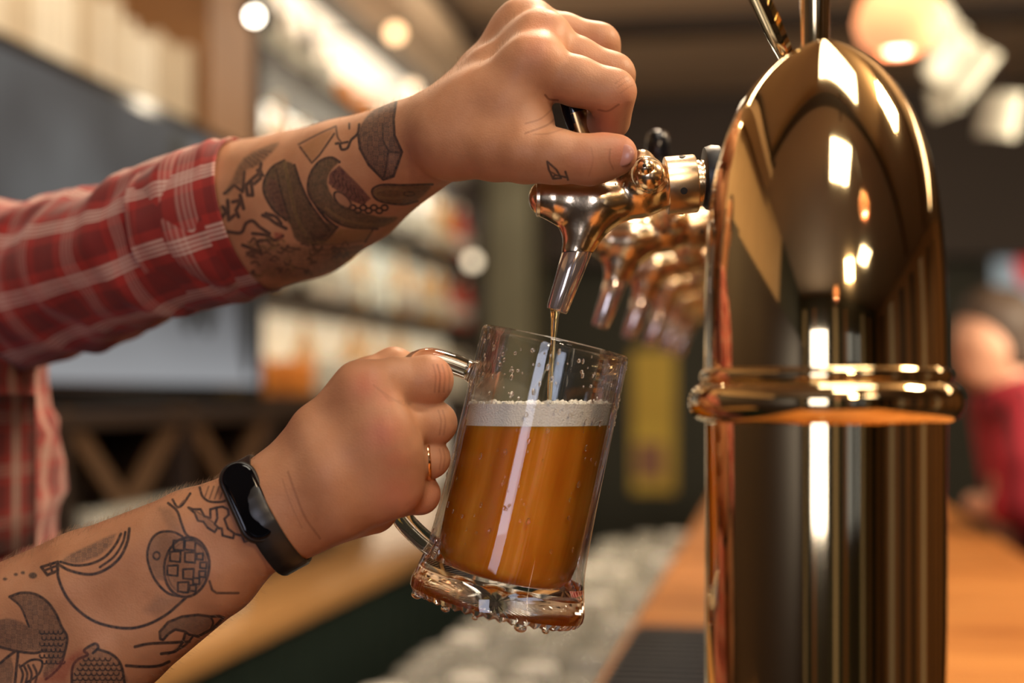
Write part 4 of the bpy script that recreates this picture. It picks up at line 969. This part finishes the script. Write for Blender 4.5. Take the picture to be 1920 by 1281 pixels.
# small outlined glass near the thumb
stroke([(1026, 303), (1029, 318), (1037, 335), (1052, 334), (1043, 318), (1026, 303)], 3.4, .8, sm=False); stroke([(1037, 334), (1040, 328), (1064, 333)], 3.2, .8, sm=False); stroke([(1060, 322), (1065, 337)], 3.4, .8, sm=False); stroke([(1031, 322), (1040, 326)], 2.4, .7)
# shade of finger-joint creases and web folds, painted as brown lines
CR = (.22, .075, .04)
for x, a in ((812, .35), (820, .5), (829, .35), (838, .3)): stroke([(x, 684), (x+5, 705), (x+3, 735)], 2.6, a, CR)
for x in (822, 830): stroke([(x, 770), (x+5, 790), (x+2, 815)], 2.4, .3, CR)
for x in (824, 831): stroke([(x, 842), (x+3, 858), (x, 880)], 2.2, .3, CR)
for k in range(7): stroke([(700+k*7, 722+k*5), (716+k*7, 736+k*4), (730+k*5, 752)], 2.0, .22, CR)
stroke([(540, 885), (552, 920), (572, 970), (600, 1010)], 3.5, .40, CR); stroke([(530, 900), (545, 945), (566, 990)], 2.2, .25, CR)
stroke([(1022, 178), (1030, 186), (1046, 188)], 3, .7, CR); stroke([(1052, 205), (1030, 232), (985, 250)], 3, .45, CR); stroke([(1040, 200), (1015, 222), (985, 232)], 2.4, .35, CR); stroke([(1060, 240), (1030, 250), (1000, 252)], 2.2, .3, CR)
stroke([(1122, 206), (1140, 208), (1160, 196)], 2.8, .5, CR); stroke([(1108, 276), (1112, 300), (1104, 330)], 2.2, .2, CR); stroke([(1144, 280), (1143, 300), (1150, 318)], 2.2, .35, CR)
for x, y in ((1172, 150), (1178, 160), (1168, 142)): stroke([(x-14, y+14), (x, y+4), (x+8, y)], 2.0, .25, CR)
# reddened knuckles and finger ends
flush = np.zeros(len(V), np.float32)
for (x, y, r, a) in ((686, 722, 30, .55), (720, 812, 34, .6), (742, 862, 26, .4), (745, 925, 40, .45), (780, 950, 35, .4), (830, 700, 30, .35), (835, 930, 30, .3), (1008, 90, 28, .3), (1175, 185, 35, .35), (1170, 285, 34, .6), (1100, 300, 40, .25), (1130, 240, 30, .5), (1015, 60, 30, .3), (830, 930, 40, .3), (720, 745, 24, .35)):
    d = np.hypot(px[:, 0]-x, px[:, 1]-y); flush = np.maximum(flush, a*np.exp(-(d/r)**2))
me = mesh_np('arms', V, Q, Nn)
assert len(me.vertices) == len(V)
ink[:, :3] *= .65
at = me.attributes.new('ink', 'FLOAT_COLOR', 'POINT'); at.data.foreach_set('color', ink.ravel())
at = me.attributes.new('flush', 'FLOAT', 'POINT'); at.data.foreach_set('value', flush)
arms_me = me
SD_BODY = body
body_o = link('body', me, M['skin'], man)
# hidden parts of the figure: elbows, upper arms, trunk, neck, head (coarser surface, one with the arms)
cf = Field((-.82, .68, -.75), (-.19, 1.50, .62), .006)
cf.add([C(-130, 1340, .825, 145), C(-330, 1420, .86, 140)], .02, .04)
cf.add([[-.42, .86, -.205, .046], [-.47, .895, -.03, .044], [-.505, .93, .06, .046]], .03, .05)
cf.add([C(345, 450, .966, 98), C(150, 510, 1.02, 105), C(-40, 545, 1.12, 115)], .02, .05)
cf.add([C(-40, 545, 1.12, 115), [-.50, 1.23, .12, .055]], .03, .05)
cf.add([[-.515, .99, .085, .052], [-.515, 1.19, .085, .052]], .03, .06)
for z0, r in ((.06, .07), (-.08, .08), (-.25, .08), (-.42, .08), (-.6, .09)): cf.add([[-.51, 1.0, z0, r], [-.51, 1.19, z0, r]], .06, .08)
HX = -.60                                                # centre of the head, out of the frame
cf.add([[-.54, 1.10, .13, .055], [HX+.005, 1.10, .27, .052]], .03, .05)
cf.add([[HX, 1.10, .38, .085], [HX+.02, 1.10, .33, .066]], .03, .05); cf.add([[HX+.01, 1.10, .30, .058], [HX+.045, 1.10, .27, .036]], .03, .04)
cf.add([[HX+.095, 1.10, .355, .010], [HX+.115, 1.10, .325, .012]], .012, .03)
cf.add([[HX+.088, 1.10, .293, .010], [HX+.09, 1.10, .293, .011]], .01, .03)
for s in (-1, 1): cf.add([[HX, 1.10+s*.078, .355, .010], [HX-.002, 1.10+s*.082, .325, .008]], .008, .03)
V2, Q2 = cf.net()
# join both surfaces into the one body mesh
n1 = len(V); VV = np.concatenate([V, V2]); QQ = np.concatenate([Q, Q2+n1]); NN = np.concatenate([Nn, cf.normals(V2)])
me = mesh_np('body', VV, QQ, NN); me.materials.append(M['skin'])
at = me.attributes.new('ink', 'FLOAT_COLOR', 'POINT'); at.data.foreach_set('color', np.concatenate([ink, np.zeros((len(V2), 4), np.float32)]).ravel())
at = me.attributes.new('flush', 'FLOAT', 'POINT'); at.data.foreach_set('value', np.concatenate([flush, np.zeros(len(V2), np.float32)]))
body_o.data = me
# head hair
bm = bmesh.new(); bmesh.ops.create_uvsphere(bm, u_segments=32, v_segments=20, radius=1, matrix=Matrix.Translation((HX-.012, 1.10, .392)) @ Matrix.Diagonal((.092, .090, .084, 1)))
bmesh.ops.delete(bm, geom=[v for v in bm.verts if v.co.x > HX+.055 and v.co.z < .415 or v.co.z < .34], context='VERTS'); bobj('hair', bm, pmat('brown hair', (.05, .028, .016), .6, 0, .3, 80), man, True)
for s in (-1, 1):
    bm = bmesh.new(); bmesh.ops.create_uvsphere(bm, u_segments=16, v_segments=10, radius=.011, matrix=Matrix.Translation((HX+.070, 1.10+s*.031, .357))); bobj('eye', bm, pmat('eye', (.7, .68, .65), .2), man, True)
# thumb nail
bm = bmesh.new(); bmesh.ops.create_uvsphere(bm, u_segments=20, v_segments=12, radius=1, matrix=Matrix.Translation(Lc(1168, 291, .7605)) @ Matrix.Rotation(math.radians(-22), 4, 'Z') @ Matrix.Rotation(math.radians(-12), 4, 'Y') @ Matrix.Diagonal((.0066, .0022, .0058, 1)))
bobj('thumbnail', bm, pmat('nail', (.55, .25, .19), .28, 0, .05), man, True)

# fine hair along the forearms
vf = np.where((Nn[:, 1] < .6) & (((px[:, 0] < 500) & (px[:, 0] > -40) & (px[:, 1] > 860)) | ((px[:, 0] < 980) & (px[:, 0] > 520) & (px[:, 1] < 330))))[0]
edgey = np.abs(Nn[vf, 1]) < .45; up_ = Nn[vf, 2] > .3
lowv = vf[px[vf, 1] > 700]; upe = vf[edgey & up_ & (px[vf, 1] < 700)]; loe = vf[edgey & up_ & (px[vf, 1] > 700)]
pick = np.concatenate([rng.choice(lowv, 900), rng.choice(loe, 900), rng.choice(upe, 420)])
Ht = []
for i in pick:
    p = V[i]; n_ = Nn[i]; low = px[i, 1] > 700
    dr = np.array([.75, -.1, .10]) if low else np.array([.6, -.1, .45]); dr = dr+rng.normal(0, .22, 3); v_ = dr*.8+n_*.75; v_ /= np.linalg.norm(v_)
    Lh = rng.uniform(.003, .0075); s_ = np.cross(v_, [0, 1, 0]); s_ /= np.linalg.norm(s_)+1e-9; w_ = .00003
    m_ = p+v_*Lh*.5; e_ = m_+(v_*.8-n_*.35)*Lh*.5
    Ht.append((p-s_*w_, p+s_*w_, m_+s_*w_*.8, m_-s_*w_*.8, e_))
HV = np.array(Ht).reshape(-1, 3); me = bpy.data.meshes.new('arm_hair'); fs = []
for k in range(len(Ht)): b_ = k*5; fs += [(b_, b_+1, b_+2, b_+3), (b_+3, b_+2, b_+4)]
me.from_pydata(HV.tolist(), [], fs); o = link('arm_hair', me, pmat('arm hair', (.34, .21, .11), .5), man); o['kind'] = 'stuff'

# ---- shirt
M['plaid_sleeve'] = plaid_mat('plaid sleeve cloth', 8.0, 5.2, (.02, .1)); M['plaid_body'] = plaid_mat('plaid body cloth', 24.0, 5.2, (.22, .3))
def cloth_tube(name, rows, mat, parent, n=96, m=70, wr=.0035, seed=0, close_end=True, zband=None):
    rows_ = spline(rows, m); bm = bmesh.new(); uvl = bm.loops.layers.uv.new('UVMap'); rings = []; Ls = [0]
    for i in range(1, m): Ls.append(Ls[-1]+float(np.linalg.norm(rows_[i][:3]-rows_[i-1][:3])))
    upv = Vector((0, -1, 0))
    for i, r in enumerate(rows_):
        p = Vector(r[:3]); t = Vector(rows_[min(i+1, m-1)][:3]-rows_[max(i-1, 0)][:3]).normalized(); ring = []
        a = (upv-t*upv.dot(t)).normalized(); b = t.cross(a)
        for k in range(n):
            th = 2*PI*k/n; s = Ls[i]
            f = math.sin(th*3+s*38+seed)*.4+math.sin(th*2-s*61+seed*2)*.35+math.sin(th*5+s*24+math.sin(th*2+s*50)*1.6)*.4+max(0, math.sin(s*115+math.sin(th+seed)*2.5))**3*.8
            amp = wr*(1 if i < m-4 else .3); ring.append(bm.verts.new(p+a*((r[3]+amp*f)*math.cos(th))+b*((r[4]+amp*f)*math.sin(th))))
        rings.append(ring)
    if close_end:                                          # turned-in hem
        for sc, back in ((.985, .0), (.95, .25), (.93, 1.2)):
            ring = []; p = Vector(rows_[-1][:3]); t = Vector(rows_[-1][:3]-rows_[-2][:3]).normalized()
            for v in rings[m-1]: ring.append(bm.verts.new(p+(v.co-p)*sc-t*.008*back))
            rings.append(ring); Ls.append(Ls[-1]+.002)
    for i in range(len(rings)-1):
        for k in range(n):
            f = bm.faces.new((rings[i][k], rings[i][(k+1) % n], rings[i+1][(k+1) % n], rings[i+1][k]))
            for l, (uu, vv) in zip(f.loops, ((k/n, Ls[i]), ((k+1)/n, Ls[i]), ((k+1)/n, Ls[i+1]), (k/n, Ls[i+1]))): l[uvl].uv = (uu, vv*10*.5)
    return bobj(name, bm, mat, parent, True)
def E(px, py, d, ra, rb=None): return [*Lc(px, py, d), ra*d/FP, (rb or ra)*d/FP]
shirt = cloth_tube('shirt', [[-.50, 1.10, -.75, .20, .135], [-.497, 1.10, -.45, .20, .137], [-.494, 1.10, -.28, .20, .138], [-.495, 1.10, -.12, .205, .132], [-.503, 1.10, .02, .205, .128], [-.515, 1.10, .10, .20, .118], [-.53, 1.10, .160, .155, .095], [-.55, 1.10, .195, .085, .068]], M['plaid_body'], man, n=140, m=90, wr=.006, seed=1)
sl = cloth_tube('sleeve', [[-.50, 1.24, .10, .075, .080], E(-60, 545, 1.12, 160, 160), E(100, 522, 1.05, 150, 150), E(220, 486, .99, 142, 138), E(330, 446, .959, 148, 136), E(400, 424, .946, 157, 142), E(468, 403, .939, 161, 143)], M['plaid_sleeve'], shirt, wr=.0042, seed=2)
cuff = cloth_tube('rolled_cuff', [E(340, 443, .957, 153, 140), E(405, 423, .945, 161, 145), E(480, 402, .938, 165, 147)], plaid_mat('plaid cuff cloth', 8.0, 5.2, (.10, .45)), shirt, m=24, wr=.0018, seed=3)
cloth_tube('sleeve', [[-.515, 1.00, .10, .09, .075], [-.512, .935, .06, .082, .08], [-.49, .90, -.03, .074, .074], [-.45, .88, -.12, .070, .070]], M['plaid_sleeve'], shirt, m=30, wr=.004, seed=5)
# chest pocket on the shirt front
bm = bmesh.new(); uvl = bm.loops.layers.uv.new('UVMap'); gr_ = []
for i in range(9):
    for j in range(5):
        z_ = -.0-.115*j/4; y_ = .985+.09*i/8; x_ = -.497+.134*math.sqrt(max(0, 1-((y_-1.10)/.215)**2))+.004
        gr_.append(bm.verts.new((x_, y_, z_)))
for i in range(8):
    for j in range(4):
        f = bm.faces.new([gr_[k] for k in (i*5+j, (i+1)*5+j, (i+1)*5+j+1, i*5+j+1)])
        for l in f.loops: l[uvl].uv = (1-math.acos(max(-1, min(1, (1.10-l.vert.co.y)/.205)))/(2*PI)+.006, (l.vert.co.z+.75)*5+.012)
bmesh.ops.solidify(bm, geom=bm.faces, thickness=.0015); bobj('pocket', bm, M['plaid_body'], shirt, True)

# ---- fitness band on the right wrist
fb = empty('fitness_band', (0, 0, CAMZ), (0, 0, YAW)); tag(fb, 'black fitness band with a dark oval screen on the lower wrist', 'wristband')
RADS = {}; wc = Lc(500, 965, .770); axw = Vector((.875, 0, .484)); pu = Vector((-.484, 0, .875)); toward = Vector((0, -1, 0))
def ringpt(th, off=0.0, grow=.0):
    d_ = pu*math.cos(th)+toward*math.sin(th); key = round(th, 4)
    if key not in RADS:
        m_ = 0
        for o_ in (-.007, 0, .007):
            t_ = np.linspace(.008, .045, 120); pts_ = np.array(Vector(wc)+axw*o_)[None]+t_[:, None]*np.array(d_)[None]
            v_ = SD_BODY.sample(SD_BODY.F, pts_); k_ = np.where(v_ > .0004)[0]; m_ = max(m_, t_[k_[0]] if len(k_) else .03)
        RADS[key] = m_
    return Vector(wc)+axw*off+d_*(RADS[key]+grow)
bm = bmesh.new(); rows = []
for i in range(97):
    th = 2*PI*i/96; wdt = .0078
    rows.append([bm.verts.new(ringpt(th, o_*wdt, g_)) for o_, g_ in ((-1, .0000), (-1, .0012), (-.85, .0020), (.85, .0020), (1, .0012), (1, .0000))])
for A, B in zip(rows[:-1], rows[1:]):
    for k in range(6): bm.faces.new((A[k], A[(k+1) % 6], B[(k+1) % 6], B[k]))
bmesh.ops.remove_doubles(bm, verts=bm.verts, dist=1e-6); bobj('strap', bm, M['strap'], fb, auto=50)
def pill(hl, hw, th_, cx, bev):
    bm = bmesh.new(); pts = []
    for i in range(25): a = -PI/2+PI*i/24; pts.append((hl-hw+hw*math.cos(a), hw*math.sin(a)))
    for i in range(25): a = PI/2+PI*i/24; pts.append((-(hl-hw)+hw*math.cos(a), hw*math.sin(a)))
    rings = []
    for (s, z) in ((1, 0), (1, th_*.55), (.97, th_*.8), (.90, th_*.95), (.78, th_)):
        rings.append([bm.verts.new((x-(1-s)*hw*(x/hl), y*s, z-.0016*(x/hl)**2)) for x, y in pts])
    for A, B in zip(rings[:-1], rings[1:]):
        m_ = len(A)
        for i in range(m_): bm.faces.new((A[i], A[(i+1) % m_], B[(i+1) % m_], B[i]))
    bm.faces.new(rings[-1]); bm.faces.new(rings[0]); return bm
pc = Vector(Lc(466, 940, .7465)); ex = Vector((.40, -.13, -.82)).normalized()      # long axis of the screen
en = (Vector((.16, -1, .34))).normalized(); en = (en-ex*en.dot(ex)).normalized(); ey = en.cross(ex)
PM = Matrix.Translation(pc) @ Matrix((ex, ey, en)).transposed().to_4x4()
for nm, hl, hw, th_, off, mt_ in (('case', .0232, .0102, .0052, -.0040, M['strap']), ('screen', .0215, .0086, .0022, .0008, M['screen'])):
    bm = pill(hl, hw, th_, 0, 0); bmesh.ops.transform(bm, matrix=PM @ Matrix.Translation((0, 0, off)), verts=bm.verts); bobj(nm, bm, mt_, fb, auto=35)

# ---- wedding ring
rg = empty('ring', (0, 0, CAMZ), (0, 0, YAW)); tag(rg, 'plain rose gold ring on the third finger of the lower hand', 'ring')
rc = Vector(Lc(801, 860.5, .7715)); ra = Vector((.97, .12, .06)).normalized(); a_, b_ = frame_for(ra)
bm = bmesh.new(); lathe(bm, [(.0110, -.0015), (.0120, -.0011), (.0122, 0), (.0120, .0011), (.0110, .0015)], 64, Matrix.Translation(rc) @ Matrix((a_, b_, ra)).transposed().to_4x4(), closed=True); bobj('band', bm, M['gold'], rg, True)

# ------------------------------------------------------------------ guest leaning on the bar
gs = empty('person', P(1905, 980, 3.1)); gs.rotation_euler = (0, 0, YAW); tag(gs, 'blurred guest in a red checked shirt leaning on the bar', 'person')
gx = Field((-.14, -.22, -.25), (.62, .36, .62), .008)
gl = lambda px_, py_, d_, r_: [(px_-1905)/FP*d_, d_-3.1, (980-py_)/FP*d_, r_*d_/FP]
gx.add([gl(1850, 640, 3.1, 62), gl(1858, 615, 3.1, 62)], .03, .05); gx.add([gl(1835, 690, 3.1, 38), gl(1850, 660, 3.1, 50)], .03, .05)
gx.add([gl(1792, 655, 3.1, 9), gl(1800, 640, 3.1, 9)], .02, .04); gx.add([gl(1880, 690, 3.1, 42), gl(1905, 740, 3.1, 48)], .03, .05)
gx.add([gl(1930, 800, 3.1, 80), gl(1960, 1000, 3.1, 90)], .04, .06)
gx.add([gl(1895, 780, 2.98, 40), gl(1880, 920, 2.95, 36), gl(1840, 945, 3.0, 26), gl(1812, 940, 3.05, 20)], .03, .05)
V3, Q3 = gx.net(); me = mesh_np('body', V3, Q3, gx.normals(V3)); link('body', me, pmat('guest skin', (.55, .30, .20), .5), gs)
gh = Field((-.14, -.22, -.25), (.62, .36, .65), .008)
gh.add([gl(1872, 612, 3.1, 66), gl(1885, 655, 3.1, 58)], .03, .05); gh.add([gl(1855, 592, 3.1, 52), gl(1875, 600, 3.1, 60)], .03, .05)
V3, Q3 = gh.net(); link('hair', mesh_np('hair', V3, Q3, gh.normals(V3)), pmat('guest hair', (.035, .02, .012), .6), gs)
gt = Field((-.2, -.25, -.25), (.7, .45, .62), .008)
gt.add([gl(1905, 760, 3.1, 70), gl(1960, 820, 3.1, 110), gl(1990, 1000, 3.1, 115)], .04, .06)
gt.add([gl(1890, 760, 2.98, 48), gl(1872, 850, 2.95, 52), gl(1868, 925, 2.95, 46), gl(1850, 940, 2.97, 36)], .03, .06)
gt.add([gl(1900, 770, 3.2, 50), gl(1920, 900, 3.2, 50)], .03, .06); gt.add([gl(1880, 930, 2.95, 45), gl(1960, 985, 2.95, 60)], .03, .06)
V3, Q3 = gt.net()
def guest_shirt():
    m, nt, b = new_mat('red checked cloth'); N = nt.nodes; L = nt.links; tc = N.new('ShaderNodeTexCoord')
    wv = N.new('ShaderNodeTexWave'); wv.inputs['Scale'].default_value = 9; wv.inputs['Distortion'].default_value = .6; L.new(tc.outputs['Object'], wv.inputs[0])
    r = ramp(N, [(.0, (.03, .006, .010)), (.35, (.26, .008, .02)), (.8, (.32, .012, .028))], 'LINEAR'); L.new(wv.outputs[0], r.inputs[0]); L.new(r.outputs[0], b.inputs['Base Color']); b.inputs['Roughness'].default_value = .9
    return m
link('shirt', mesh_np('shirt', V3, Q3, gt.normals(V3)), guest_shirt(), gs)
